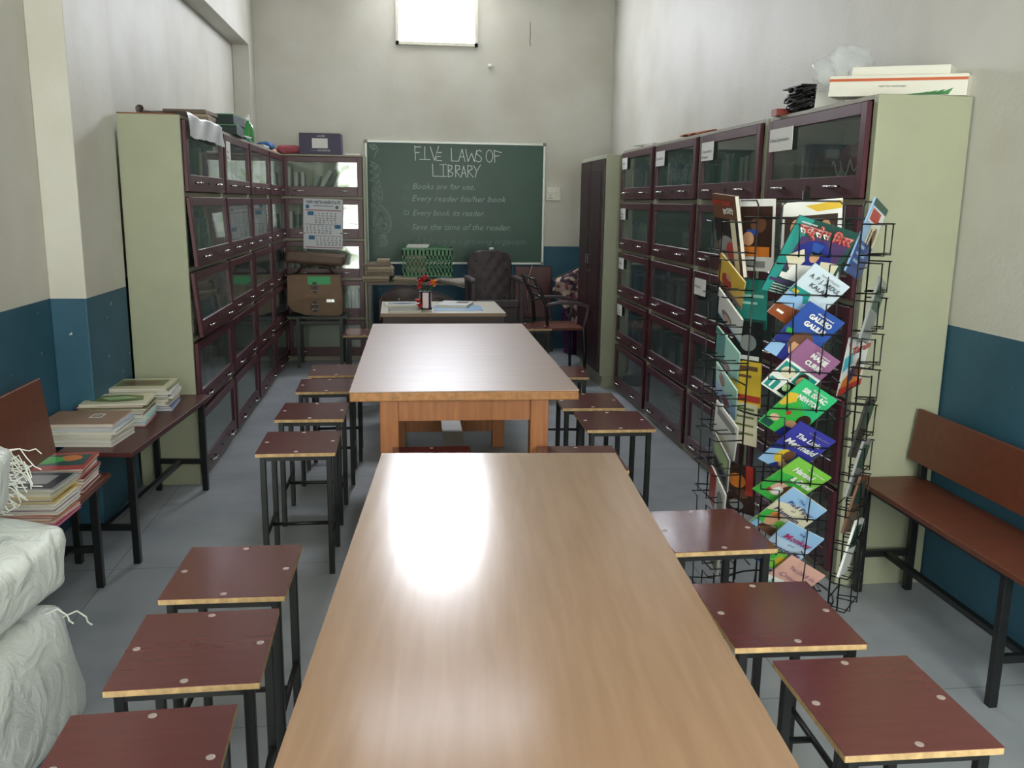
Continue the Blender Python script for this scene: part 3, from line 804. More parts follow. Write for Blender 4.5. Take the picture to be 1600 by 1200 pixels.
# white-topped desk
dk = thing('desk', 'small desk with white top holding vase and magazines', 'desk', (-.163, 5.99, 0), R(.5))
MB().box(0, 0, .735, .845, .72, .7595).build('desktop', mt('cream_laminate', '#b5ae9d', .4, var=.06), dk, bevel=.002)
MB().box(-.001, -.0015, .736, .846, -.0003, .7585).build('edge_strip', mt('brown_edging', '#7a6249', .5), dk)
for x in (.03, .815):
    for y in (.04, .68): MB().box(x-.014, y-.014, 0, x+.014, y+.014, .7345).build('leg', M_DARK, dk)
MB().box(.045, .03, .62, .8, .05, .7345).build('front_rail', mt('brown_board', '#3b2826', .5), dk)
MB().box(.05, .35, .36, .79, .37, .62).build('modesty_panel', mt('brown_board'), dk)

def flatmag(name, label, cat, x, y, z, w, d, t_, rz, cover, group=None, polys=None, mats=None):
    r = thing(name, label, cat, (x, y, z), rz, group)
    MB().box(-w/2+.002, -d/2+.002, .0012, w/2-.002, d/2-.002, t_-.0012).build('pages', M_PAGES, r)
    c = MB(); c.box(-w/2, -d/2, 0, w/2, d/2, .001).box(-w/2, -d/2, t_-.001, w/2, d/2, t_).box(-w/2, -d/2, .0011, -w/2+.0016, d/2, t_-.0011)
    cv = c.build('cover', cover, r)
    if polys: art('cover_picture', cv, w, d, t_, polys, mats)
    return r
MGL = {n: mt('cover_'+n, c, .3) for n, c in dict(blue='#2e4f9e', sky='#8fb6dd', green='#3fae4a', lime='#7cc24a', teal='#2a8a83', mint='#9fd8cf', red='#b03a34', maroon='#7a2a30', white='#e2e4e2', cream='#d9d2b8',
       yellow='#d8b53c', orange='#d07a35', brown='#6b4a38', dkbrown='#3a2a24', black='#1b1b1f', navy='#27307f', violet='#5d4fa8', mauve='#8f5f86', pink='#d9a99b', grey='#8c9090', dkgreen='#1f4a42', olive='#6f7a4a', skin='#c99a78', purple='#4a3560', ltgreen='#a8c890').items()}
flatmag('magazine', 'open-topped magazine with bluish picture at the desk corner', 'magazine', -.02, 6.46, .760, .25, .18, .012, R(4), MGL['white'], None, [(1, rect(.1, .15, .9, .8)), (2, ell(.5, .5, .3, .2))], [MGL['white'], MGL['grey'], MGL['navy']])
flatmag('magazine', 'folded grey newspaper lying at the near edge of desk', 'newspaper', .00, 6.13, .760, .22, .2, .014, R(2), mt('newsprint'), None, [(0, rect(.05, .1, .95, .5)), (1, rect(.05, .6, .95, .9))], [MGL['olive'], MGL['grey']])
flatmag('book', 'white covered book lying beside the vase on desk', 'book', .36, 6.40, .763, .22, .28, .02, R(-14), MGL['white'], None, [(0, rect(.5, .1, .9, .5))], [MGL['brown']])
tag(MB().box(-.17, -.15, 0, .17, .15, .003).build('file_folder', MGL['sky'], bevel=.001), 'pale blue file lying on the desk under the white book', 'folder').location = (.37, 6.27, .7598)
vs = thing('pen_holder', 'white and dark striped pen holder with red flowers on desk', 'pen holder', (.142, 6.22, .760), 0)
m = MB()
for k in range(12):
    a0, a1 = 2*math.pi*k/12, 2*math.pi*(k+1)/12; r_ = .042
    p = [(r_*math.cos(a0), r_*math.sin(a0)), (r_*math.cos(a1), r_*math.sin(a1))]
    m.face([(p[0][0], p[0][1], .012), (p[1][0], p[1][1], .012), (p[1][0], p[1][1], .118), (p[0][0], p[0][1], .118)], 1 if k in (1, 4, 7, 10) else 0)
m.lathe([(.046, 0), (.046, .012)], (0, 0, 0), 20, 1); m.lathe([(.044, .118), (.044, .126)], (0, 0, 0), 20, 1)
m.build('cup', [mt('pale_pink_card', '#d6c2c4', .5), mt('dark_band', '#2a1c20', .5)], vs)
def flower(parent, x, y, z, r_, mat, seed):
    rnd = random.Random(seed); m = MB()
    for k in range(10):
        a = 6.283*k/10; tl = rnd.uniform(.2, .9); rr = r_*rnd.uniform(.8, 1.1)
        d = Vector((math.cos(a)*math.cos(tl), math.sin(a)*math.cos(tl), math.sin(tl))); sd = Vector((-math.sin(a), math.cos(a), 0))*rr*.45
        p = Vector((x, y, z)); m.face([p, p+d*rr*.6+sd, p+d*rr, p+d*rr*.6-sd])
    m.lathe([(r_*.3, -.3*r_), (r_*.45, 0), (r_*.3, .4*r_)], (x, y, z), 8)
    return m.build('flower', mat, parent)
FR = mt('red_cloth_petal', '#b51f22', .6); FO = mt('orange_petal', '#d9711f', .6); FP = mt('pink_petal', '#b5566f', .6)
for k, (dx, dy, dz, rr, mt_) in enumerate(((-.035, 0, .185, .034, FR), (-.005, .01, .215, .036, FR), (-.04, -.01, .15, .03, FR), (-.025, .02, .20, .03, FR), (.03, 0, .175, .026, FP), (.055, 0, .185, .032, FO), (.06, .01, .165, .028, FO), (-.04, -.055, .03, .034, FR), (-.05, -.05, .06, .03, FR))):
    fl = flower(vs, dx, dy, dz, rr, mt_, k)
    if dz > .1: MB().tube([(dx*.3, dy*.3, .11), (dx, dy, dz)], .003, 5).build('stem', mt('green_stem', '#2c4a2a', .6), vs)
MB().tube([(.01, .0, .1), (.012, 0, .17)], .006, 6).build('pen', M_BLK, vs)

# throne-like plastic armchair under the blackboard
t = thing('armchair', 'dark plastic armchair with tufted back in front of the blackboard', 'chair', (.80, 8.05, 0), R(4))
def fn(u, v):
    a = (u-.5)*2; wd = .205 - .03*max(0, (v-.75)/.25)**2
    ztop = 1.06-.035*abs(a)**3
    z = .52+(ztop-.52)*v
    d = .006*math.sin(u*math.pi*7)*math.sin(v*math.pi*7)
    return (a*wd, .20+.06*v - .04*(1-a*a) + d, z)
bk = MB().grid(fn, 36, 30).build('tufted_backrest', M_PLAS, t, smooth=True, solid=.02)
for i in range(5):
    for j in range(4 if i % 2 else 3):
        b = MB()
        u = (j+.5)/(4 if i % 2 else 3); p = fn(u, .2+.16*i); b.lathe([(.011, 0), (.007, .006)], (p[0], p[2], 0), 8)
        for q in range(len(b.v)): b.v[q] = (b.v[q][0], p[1]-.012-b.v[q][2], b.v[q][1])
        b.build('button', M_BLK, bk)
MB().box(-.2, -.22, .40, .2, .2, .44).build('seat', M_PLAS, t, bevel=.01)
for sx in (-1, 1):
    MB().box(sx*.22-.028, -.22, .80, sx*.22+.028, .20, .835).build('armrest', mt('grey_brown_plastic', '#4a4144', .4), t, bevel=.01)
    MB().box(sx*.215-.02, -.22, 0, sx*.215+.02, -.17, .7995).build('leg', M_PLAS, t, bevel=.006)
    MB().box(sx*.215-.02, .18, 0, sx*.215+.02, .23, .7995).build('leg', M_PLAS, t, bevel=.006)
MB().box(-.19, -.23, .58, .19, -.195, .645).build('front_panel', M_PLAS, t, bevel=.006)
MB().box(-.18, -.222, .445, .18, -.2, .575).build('front_panel', M_PLAS, t, bevel=.006)
o = MB().box(-.02, -.012, 0, .02, .012, .018).build('paper_scrap', M_WHITE, bevel=.004); o.location = (.80, 8.285, 1.066); tag(o, 'crumpled white scrap on top of the tufted chair back', 'paper')

# black armchair seen from the side, red-brown seat
t = thing('armchair', 'black armchair with red-brown seat turned towards the wardrobe', 'chair', (1.32, 7.62, 0), R(5))
MB().box(-.16, -.22, .435, .18, .22, .46).build('seat', M_BENCH, t, bevel=.006)
for sy in (-1, 1):
    y = sy*.24
    MB().tube([(-.27, y, .88), (-.22, y, .78), (-.17, y, .66), (-.15, y, .46)], .014, 8).build('back_upright', M_BLK, t, smooth=True)
    MB().tube([(-.17, y, .65), (-.05, y, .675), (.1, y, .67), (.2, y, .64), (.19, y, .55), (.17, y, .46)], .016, 8).build('armrest', mt('grey_brown_plastic'), t, smooth=True)
    MB().tube([(-.15, y, .46), (-.18, y, 0)], .014, 8).build('leg', M_BLK, t, smooth=True)
    MB().tube([(.17, y, .46), (.19, y, 0)], .014, 8).build('leg', M_BLK, t, smooth=True)
for k in range(3): MB().tube([(-.262+.035*k, -.24, .865-.075*k), (-.262+.035*k, .24, .865-.075*k)], .010, 6).build('back_bar', M_BLK, t, smooth=True)
# maroon board against the far wall with a cable
o = MB().box(-.185, 0, 0, .185, .02, .52).build('wooden_panel', mt('maroon_board', '#4f1f20', .45, var=.15), bevel=.004)
o.location = (1.30, 8.99, .34); o.rotation_euler = (R(-5), 0, 0); tag(o, 'maroon board leaning on the low box against the far wall', 'board')
tag(MB().box(1.10, 8.90, 0, 1.50, YB-.004, .339).build('low_box', mt('dark_trunk_paint', '#26302f', .5), bevel=.008), 'dark trunk under the maroon board at far wall', 'trunk')
MB().tube([(1.30, 9.06, .86), (1.275, 8.965, .86), (1.24, 8.955, .74), (1.235, 8.96, .58), (1.25, 8.97, .42)], .006, 6).build('cable', mt('pale_cable', '#9a8f80', .5), None, smooth=True)
tag(bpy.data.objects['cable'], 'pale cable hanging over the maroon board', 'cable')
# clothes hung beside the wardrobe
def drape(name, x0, x1, y, ztop, zbot, mats, label, cat, folds, amp, skew=0):
    def fn(u, v):
        zt, zb = ztop(u), zbot(u)
        return (x0+(x1-x0)*u+skew*v+.012*math.sin(9*v+4*u), y+amp*(.25+.75*v)*math.sin(folds*6.283*u+1.2*v)-.05*math.sin(math.pi*min(1, v*2.5))*(1-v), zt+(zb-zt)*v)
    o = MB().grid(fn, 48, 26).build(name, mats, None, smooth=True, solid=.006)
    return tag(o, label, cat)
def fabric(name, cols, scale):
    m = bpy.data.materials.new(name); m.use_nodes = True; nt = m.node_tree; b = nt.nodes['Principled BSDF']; b.inputs['Roughness'].default_value = .85
    tc = nt.nodes.new('ShaderNodeTexCoord'); v = nt.nodes.new('ShaderNodeTexVoronoi'); v.inputs['Scale'].default_value = scale
    nt.links.new(tc.outputs['Object'], v.inputs['Vector']); r = nt.nodes.new('ShaderNodeValToRGB'); r.color_ramp.interpolation = 'CONSTANT'
    sp = nt.nodes.new('ShaderNodeSeparateColor'); nt.links.new(v.outputs['Color'], sp.inputs[0]); nt.links.new(sp.outputs[0], r.inputs[0])
    e = r.color_ramp.elements; e[0].color = lin(cols[0]); e[1].color = lin(cols[-1]); e[1].position = (len(cols)-1)/len(cols)
    for i, c in enumerate(cols[1:-1]):
        q = e.new((i+1)/len(cols)); q.color = lin(c)
    nt.links.new(r.outputs[0], b.inputs['Base Color']); return m
drape('purple_cloth', 1.44, 1.80, 8.22, lambda u: .62+.30*u, lambda u: .10-.07*u, mt('purple_fabric', '#4a2358', .8, var=.3, scale=6), 'purple cloth hanging beside the far end of wardrobe', 'cloth', 3.2, .03, .05)
drape('floral_cloth', 1.36, 1.78, 8.13, lambda u: .80+.20*u, lambda u: .62-.28*math.sin(3.1*u)**2+.1*u, fabric('floral_fabric', ['#4a2f35', '#a08a80', '#3a2a3a', '#7a4a58', '#b8a898'], 26), 'floral printed cloth draped over the purple cloth beside wardrobe', 'cloth', 2.6, .035, .02)
MB().tube([(1.36, 8.19, .80), (1.58, 8.19, .90), (1.86, 8.19, 1.0)], .008, 6).build('clothes_rail', M_DARK)
tag(bpy.data.objects['clothes_rail'], 'dark rail holding the purple and floral cloths', 'rail')
MB().box(1.70, 8.17, 0, 1.73, 8.20, .9).build('rail_post', M_DARK, bpy.data.objects['clothes_rail'])

# bag on a metal stand in front of the calendar bookcase
t = thing('metal_stand', 'dark green metal stand under the brown leather bag', 'stand', (-1.045, 8.10, 0))
MS = mt('dark_green_steel', '#1f2b25', .45)
MB().box(0, 0, .45, .53, .33, .47).build('top', MS, t)
for x in (.09, .47):
    for y in (.02, .31): MB().box(x-.014, y-.014, 0, x+.014, y+.014, .4495).build('leg', MS, t)
MB().box(.105, .01, .40, .455, .03, .425).build('rail', MS, t)
bag = thing('leather_bag', 'brown leather bag with buckles and green paper on a metal stand', 'bag', (-.80, 8.24, .471))
ML = mt('brown_leather', '#6b4f33', .5, var=.2, scale=10, bump=.2, bscale=80)
pr_ = [(-.24, .36), (-.245, .10), (-.20, .045), (-.10, .008), (0, 0), (.2, 0), (.235, .02), (.24, .2), (.225, .35), (.20, .37), (-.2, .37)]
m = MB(); yy = .09
m.face([(x, -yy, z) for x, z in reversed(pr_)]); m.face([(x, yy, z) for x, z in pr_])
for i in range(len(pr_)):
    a, b_ = pr_[i], pr_[(i+1) % len(pr_)]; m.face([(a[0], -yy, a[1]), (a[0], yy, a[1]), (b_[0], yy, b_[1]), (b_[0], -yy, b_[1])])
m.build('body', ML, bag, bevel=.012)
fp = [(-.238, .355), (.222, .345), (.232, .14), (.1, .165), (-.05, .165), (-.236, .13)]
m = MB(); m.face([(x, -yy-.012, z) for x, z in reversed(fp)]); m.face([(x, -yy-.001, z) for x, z in fp])
for i in range(len(fp)):
    a, b_ = fp[i], fp[(i+1) % len(fp)]; m.face([(a[0], -yy-.012, a[1]), (a[0], -yy-.001, a[1]), (b_[0], -yy-.001, b_[1]), (b_[0], -yy-.012, b_[1])])
m.build('flap', mt('brown_leather_flap', '#74573a', .5, var=.2, scale=10), bag, bevel=.003)
for z in (.255, .085):
    MB().box(-.018, -yy-.02, z-.05, .018, -yy-.0125, z+.05).build('strap', mt('dark_leather', '#3a2a1d', .5), bag, bevel=.002)
    MB().tube([(-.03, -yy-.024, z-.022), (.03, -yy-.024, z-.022), (.03, -yy-.024, z+.022), (-.03, -yy-.024, z+.022), (-.03, -yy-.024, z-.022)], .004, 6).build('buckle', M_CHROME, bag)
MB().box(.10, -yy-.0155, .125, .17, -yy-.0125, .15).build('metal_tab', M_CHROME, bag)
MB().tube([(-.16, 0, .37), (-.12, -.02, .43), (0, -.03, .45), (.12, -.02, .43), (.16, 0, .37)], .012, 8).build('carry_handle', mt('dark_leather'), bag, smooth=True)
o = MB().box(-.1, 0, 0, .1, .003, .072).build('green_slip', mt('green_paper', '#4fae72', .7)); o.location = (-.76, 8.132, .755); o.rotation_euler = (R(4), 0, 0); tag(o, 'green paper slip tucked at the top of leather bag', 'paper')
o = MB().box(-.26, -.12, 0, .26, .12, .10).build('bag', mt('dull_brown_leather', '#5a4434', .5, var=.2), bevel=.03, segs=3); o.location = (-.80, 8.245, .93); o.rotation_euler = (0, R(4), 0)
tag(o, 'dull brown satchel lying on top of the leather bag', 'bag')

# calendar
cal = thing('wall_calendar', 'printed wall calendar hanging on the far bookcase doors', 'calendar', (-.745, 8.462, 1.05))
cal.rotation_euler = (0, R(1.6), 0)
w_, h_ = .355, .455
MB().box(-w_/2, -.001, 0, w_/2, .001, h_).build('sheet', mt('calendar_paper', '#c9ccd0', .6), cal)
m = MB(); y = -.0016
def cr_(x0, z0, x1, z1, mi): m.face([(x0, y, z0), (x1, y, z0), (x1, y, z1), (x0, y, z1)], mi)
cr_(-.16, .012, .165, .02, 0); cr_(-.16, .348, .165, .356, 0); cr_(-.09, .388, .09, .394, 2)
for x, z in ((-.14, .305), (.105, .19), (-.13, .085)): cr_(x, z, x+.055, z+.035, 1)
cr_(-.16, .222, .13, .226, 2); cr_(-.13, .118, .165, .122, 2)
for x, z, r_, mi in ((-.14, .382, .018, 1), (.125, .382, .016, 2)): m.face([(x+r_*math.cos(a*.524), y, z+r_*math.sin(a*.524)) for a in range(12)], mi)
m.build('printed_bands', [mt('calendar_red', '#8a4a55', .6), mt('calendar_blue', '#27688f', .6), mt('calendar_grey', '#5a6068', .6)], cal)
text('calendar_heading', 'भारतीय शक्ति का आर्थिक वैभव दिन', mt('calendar_ink_blue', '#2c4a63', .6), cal, (-.155, -.0018, .41), (1, 0, 0), (0, 0, 1), width=.31, height=.036, bold=.02)
day = 1
for bx0, bz0, n0, rows in ((-.075, .235, 6, 5), (-.15, .142, 7, 4), (-.06, .035, 7, 4)):
    for r_ in range(rows):
        s_ = '  '.join('%2d' % (1+(r_*7+c_) % 31) for c_ in range(n0))
        text('calendar_dates', s_, M_INK, cal, (bx0, -.0018, bz0+.0205*(rows-1-r_)), (1, 0, 0), (0, 0, 1), width=.032*n0, height=.018, bold=.02)
# things on top of the far bookcase
bxo = thing('cardboard_box', 'purple printer carton with white label on top of the far bookcase', 'box', (-.748, 8.62, 1.9005), R(-1.5))
MB().box(-.185, -.11, 0, .185, .11, .188).build('carton', mt('purple_print', '#2f2648', .45, var=.15), bxo, bevel=.003)
MB().box(-.07, -.112, .055, .07, -.1105, .142).build('white_label', M_WHITE, bxo)
text('box_lettering', 'LASER', M_WHITE, bxo, (-.025, -.1105, .155), (1, 0, 0), (0, 0, 1), width=.075, height=.02)
text('box_lettering', 'Premium', mt('box_grey_ink', '#8d86a0', .6), bxo, (-.085, -.1105, .03), (1, 0, 0), (0, 0, 1), width=.055, height=.014)
text('box_lettering', 'CARTRIDGE', M_WHITE, bxo, (-.025, -.1105, .028), (1, 0, 0), (0, 0, 1), width=.115, height=.022)
blob('pink_cloth', mt('pink_cloth', '#a8525f', .8, var=.2), (-1.03, 8.62, 1.94), (.12, .1, .042), 'folded pink cloth beside the purple carton on far bookcase', 'cloth', None, .2, 5)
tag(MB().box(-.53, 8.55, 1.9005, -.40, 8.72, 1.915).build('flat_box', M_WHITE, bevel=.002), 'flat white packet beside the purple carton on far bookcase', 'packet')

# ------------------------------------------------------------------ tops of the pillar-side bookcases
o = MB().box(-1.39, 4.73, 1.9005, -1.12, 5.35, 1.906).build('cardboard_sheet', mt('rust_card', '#8a4f38', .8, var=.25)); tag(o, 'rust-brown card sheet on top of the bookcase with the bare end beside the stacks', 'card')
r = thing('rolled_chart', 'rolled paper chart lying on the rust-brown card sheet', 'chart', (-1.30, 4.80, 1.929))
m = MB(); pts = [(.022*math.cos(a)*(1-.02*a), .022*math.sin(a)*(1-.02*a)) for a in [i*.35 for i in range(36)]]
m.grid(lambda u, v: (pts[int(u*35)][0], .75*v, pts[int(u*35)][1]), 35, 2)
m.build('paper_roll', mt('cream_chart_paper', '#b9aea4', .8), r, smooth=True)
def fn(u, v):
    a = u*1.0
    x = -1.30+.238*min(a/.6, 1)+.006*max(0, (a-.6)/.4); z = 1.916 if a < .6 else 1.916-.115*((a-.6)/.4)**1.3
    return (x+.004*math.sin(17*v+9*u), 4.76+.88*v, z+.004*math.sin(9*v+3*u)+.002*math.sin(31*v))
tag(MB().grid(fn, 24, 50).build('polythene_sheet', M_POLY2, None, smooth=True), 'crumpled pale polythene sheet over the top edge of first bookcase', 'sheet')
paper_bundle(-1.24, 5.64, 1.93, .24, .30, 3, .022, 'old paper packet between polythene sheet and dark box files', 'packets on the pillar-side bookcases', MPB, .01)
for k in range(2):
    bf = thing('box_file', 'dark green box file lying on the second bookcase from stacks, %s' % ('lower of two' if k == 0 else 'upper of two'), 'box file', (-1.22, 6.28, 1.9005+.066*k), R(3-5*k))
    MB().box(-.15, -.18, 0, .15, .18, .058).build('case', mt('dark_green_cloth', '#1c3230', .6), bf, bevel=.003)
    MB().box(-.152, -.182, .0585, .152, .182, .0635).build('lid_edge', mt('pale_green_card'), bf)
paper_bundle(-1.20, 6.80, 1.9005, .2, .22, 3, .014, 'teal exercise book lying between box files and green bottle', 'exercise books on the pillar-side bookcases', [MGL['teal'], MGL['dkgreen'], M_WHITE], .02)
sb = thing('spray_bottle', 'green spray bottle with white nozzle on top of pillar-side bookcase', 'bottle', (-1.15, 7.10, 1.9005), R(80))
MB().lathe([(.038, 0), (.042, .01), (.042, .11), (.03, .14), (.014, .155), (.014, .165)], (0, 0, 0), 18).build('bottle_body', mt('green_liquid_plastic', '#3f8f4a', .3), sb, smooth=True)
MB().box(-.05, -.012, .166, .02, .012, .19).box(-.012, -.012, .1655, .012, .012, .215).build('nozzle', M_WHITE, sb, bevel=.004)
tag(MB().box(-1.22, 7.42, 1.9005, -1.09, 7.72, 1.918).build('papers', mt('grey_paper')), 'grey papers under the blue pouch on the corner bookcase', 'paper')
blob('pouch', mt('blue_cloth', '#2f5f9e', .7, var=.2), (-1.14, 7.86, 1.93), (.07, .09, .034), 'blue cloth pouch on the corner bookcase', 'pouch', None, .15, 9)
o = MB().box(-.04, -.12, 0, .04, .12, .02).build('packet', mt('peach_paper', '#c99a80', .7)); o.location = (-1.14, 8.12, 1.9005); tag(o, 'peach packet between the blue pouch and pink cloth', 'packet')

# ------------------------------------------------------------------ tops of the rack-side bookcases
lb = thing('long_box', 'long white carton with orange stripe on the end bookcase', 'box', (1.895, 3.385, 1.9125), R(-43))
lb.rotation_euler = (0, R(2.6), R(-43))
MB().box(-.25, -.06, 0, .25, .06, .078).build('carton', mt('glossy_white_card', '#dcdad0', .35), lb, bevel=.003)
MB().box(-.25, -.0612, .056, .25, -.0603, .066).build('orange_stripe', mt('orange_print', '#bf6038', .5), lb)
m = MB()
for k in range(5): m.face([(.02+.03*k, -.0608, .004), (.07+.03*k, -.0608, .004), (.10+.026*k, -.0608, .012+.004*k)])
m.build('green_print', mt('green_print', '#3f7f4a', .5), lb)
text('box_lettering', 'made from recycled paper', M_INK, lb, (-.06, -.0603, .034), (1, 0, 0), (0, 0, 1), width=.1, height=.011)
m = MB()
m.face([(-.2506, -.02+.026*math.cos(a*.4), .04+.032*math.sin(a*.4)) for a in range(16)]); m.build('round_print', mt('grey_print', '#6a6f74', .5), lb)
fb_ = MB().box(-.18, -.05, 0, .18, .05, .034).build('flat_carton', mt('glossy_white_card'), None, bevel=.003)
fb_.location = (1.915, 3.40, 1.993); fb_.rotation_euler = (0, R(2.6), R(-45)); tag(fb_, 'flat white carton lying on the long striped carton', 'box')
o = MB().box(-.06, -.004, 0, .06, .004, .15).build('envelope', M_WHITE); o.location = (1.77, 3.70, 1.902); o.rotation_euler = (R(-12), 0, R(-40)); tag(o, 'white envelope standing behind the long striped carton', 'envelope')
blob('plastic_bag', M_POLY, (1.80, 3.64, 2.04), (.10, .09, .085), 'clear crumpled plastic bag behind the white cartons', 'bag', None, .5, 11)
m = MB()
rnd = random.Random(4)
for k in range(16):
    a = rnd.uniform(0, 6.28); m.tube([(1.78+.07*math.cos(a+i*.6)+rnd.uniform(-.02, .02), 3.93+.11*math.sin(a+i*.6)+rnd.uniform(-.02, .02), 1.912+.006*k*.9+.01*i % .03) for i in range(9)], .006, 5)
tag(m.build('cable_coil', mt('black_cable', '#18181a', .4), None, smooth=True), 'heap of black cables on the bookcase near the white cartons', 'cables')
tag(MB().box(1.715, 3.86, 2.01, 1.85, 4.06, 2.018).build('black_board', M_BLK, bevel=.002), 'thin black board lying on the black cables', 'board')
o = MB().box(-.05, -.03, 0, .05, .03, .03).build('red_plug', mt('dull_red_plastic', '#8a3f38', .4)); o.location = (1.735, 4.07, 1.9005); tag(o, 'dull red plug block beside the black cables', 'plug')
def fn(u, v): return (1.73+.12*u+.02*v, 5.30+.42*v, 1.906+.022*abs(math.sin(7*v+2*u))*(.5+u)+.012*v)
tag(MB().grid(fn, 12, 30).build('orange_cloth', mt('orange_cloth', '#b5603a', .8, var=.3), None, smooth=True, solid=.004), 'orange cloth on the second bookcase from the wardrobe', 'cloth')
for k in range(4):
    o = MB().box(-.11, -.15, 0, .11, .15, .008).build('paper_sheaf', [mt('grey_paper'), M_WHITE, MPB[1], mt('grey_paper')][k], bevel=.002); o.location = (1.85+.01*k, 6.35+.12*k, 1.9005+.0085*k); o.rotation_euler = (0, 0, R(8*k-10))
    tag(o, 'loose paper sheaf on top of the bookcase next to the wardrobe', 'paper', 'paper sheaves on the case beside the wardrobe')

# ------------------------------------------------------------------ stacks of magazines on the benches
def stack_item(name, label, cat, x, y, z, w, d, t_, rz, cover, group=None, polys=None, mats=None):
    r = thing(name, label, cat, (x, y, z), rz, group)
    sag = .0
    MB().box(-w/2+.003, -d/2+.003, .0012, w/2-.003, d/2-.003, t_-.0012).build('pages', M_PAGES, r)
    c = MB(); c.box(-w/2, -d/2, 0, w/2, d/2, .0011).box(-w/2, -d/2, t_-.0011, w/2, d/2, t_-.0001).box(-w/2, -d/2, .0012, -w/2+.0016, d/2, t_-.0012)
    cv = c.build('cover', cover, r)
    if polys: art('cover_picture', cv, w, d, t_, polys, mats)
    return r
def stack(x, y, z, w, d, rz, specs, jit=.008, name='magazine', label='', group='', top=None, toppolys=None, topmats=None):
    n = len(specs)
    for i, (cov, t_) in enumerate(specs):
        last = i == n-1
        stack_item(name, top if last and top else label, name, x+random.uniform(-jit, jit), y+random.uniform(-jit, jit), z, w*random.uniform(.97, 1), d*random.uniform(.96, 1), t_,
                   rz+R(random.uniform(-3, 3)), cov, None if last and top else group, toppolys if last else None, topmats if last else None)
        z += t_+.0004
    return z
K = MGL
zb = .4955
stack(-1.335, 3.83, zb, .31, .25, R(-3), [(K['white'], .02), (K['white'], .017), (K['cream'], .012), (K['white'], .016), (K['sky'], .013), (M_KHAKI if False else K['pink'], .014)], .007, 'exercise_book',
      'exercise book with white page edges under the brown cover on middle bench', 'exercise books in the brown-topped stack', 'brown-covered exercise book with a small white label, topmost of its stack',
      [(0, rect(.0, .0, 1, 1)), (1, rect(.55, .25, .72, .55)), (0, rect(.57, .3, .70, .5)), (2, rect(.6, .36, .67, .44))], [mt('kraft_cover', '#8f7360', .6, var=.1), K['white'], K['grey']])
stack(-1.31, 4.14, zb, .29, .24, R(4), [(K['red'], .006), (K['sky'], .012), (K['white'], .010), (K['mint'], .012), (K['white'], .012), (K['maroon'], .010), (K['cream'], .009), (K['olive'], .010), (K['maroon'], .008), (K['cream'], .010)], .016, 'magazine',
      'worn magazine in the middle stack under a green landscape cover', 'magazines in the middle stack by the bookcase end', 'worn magazine with green landscape cover, topmost of the middle stack',
      [(0, rect(.02, .04, .98, .96)), (1, [(.15, .25), (.5, .15), (.85, .3), (.9, .7), (.5, .85), (.1, .7)]), (2, [(.2, .4), (.6, .3), (.8, .5), (.4, .65)])], [K['cream'], K['olive'], K['ltgreen']])
stack(-1.27, 4.44, zb, .29, .25, R(2), [(K['sky'], .012), (K['blue'], .010), (K['cream'], .010), (K['white'], .013), (K['cream'], .010), (K['white'], .013), (K['grey'], .010), (K['white'], .013), (K['olive'], .010), (K['cream'], .009)], .018, 'magazine',
      'crumpled magazine in the tallest stack next to the bare bookcase end', 'magazines in the stack touching the bookcase end', 'magazine with olive picture, topmost of the stack touching the bookcase end',
      [(0, rect(.02, .04, .98, .96)), (1, rect(.1, .15, .9, .75)), (2, ell(.5, .45, .3, .2))], [K['cream'], K['olive'], K['brown']])
zb = .4305
stack(-1.335, 3.40, zb, .30, .23, R(2), [(K['maroon'], .010), (K['white'], .010), (K['pink'], .009), (K['white'], .012), (K['maroon'], .010), (K['red'], .008), (K['white'], .010), (K['maroon'], .009), (K['red'], .010)], .008, 'magazine',
      'magazine with reddish spine under the green and red cover', 'magazines in the reddish stack on low bench', 'red magazine with green leafy picture, topmost of the stack beside the backrest',
      [(0, rect(0, 0, 1, 1)), (1, rect(.12, .12, .95, .78)), (2, ell(.72, .35, .14, .18)), (3, ell(.42, .45, .25, .22)), (4, rect(.03, .05, .14, .3))], [K['red'], K['dkgreen'], K['orange'], K['green'], K['white']])
tag(MB().box(-1.28, 3.22, zb, -1.19, 3.27, zb+.012).build('yellow_booklet', K['yellow']), 'thin yellow booklet poking out under the reddish stack', 'booklet')
stack(-1.27, 3.05, zb, .25, .20, R(-4), [(mt('magenta_cover', '#a83268', .35), .008), (K['pink'], .010), (K['orange'], .012), (K['red'], .008), (K['white'], .012), (K['mauve'], .010), (K['white'], .012), (K['yellow'], .008), (K['brown'], .010), (K['yellow'], .010), (K['cream'], .012), (K['grey'], .012)], .010, 'magazine',
      'magazine in the mixed stack behind the frayed sack edge', 'magazines in the stack behind the frayed sack', 'grey-covered magazine, topmost of the stack behind the frayed sack',
      [(0, rect(.05, .05, .95, .95)), (1, rect(.2, .2, .8, .7))], [K['black'], K['grey']])

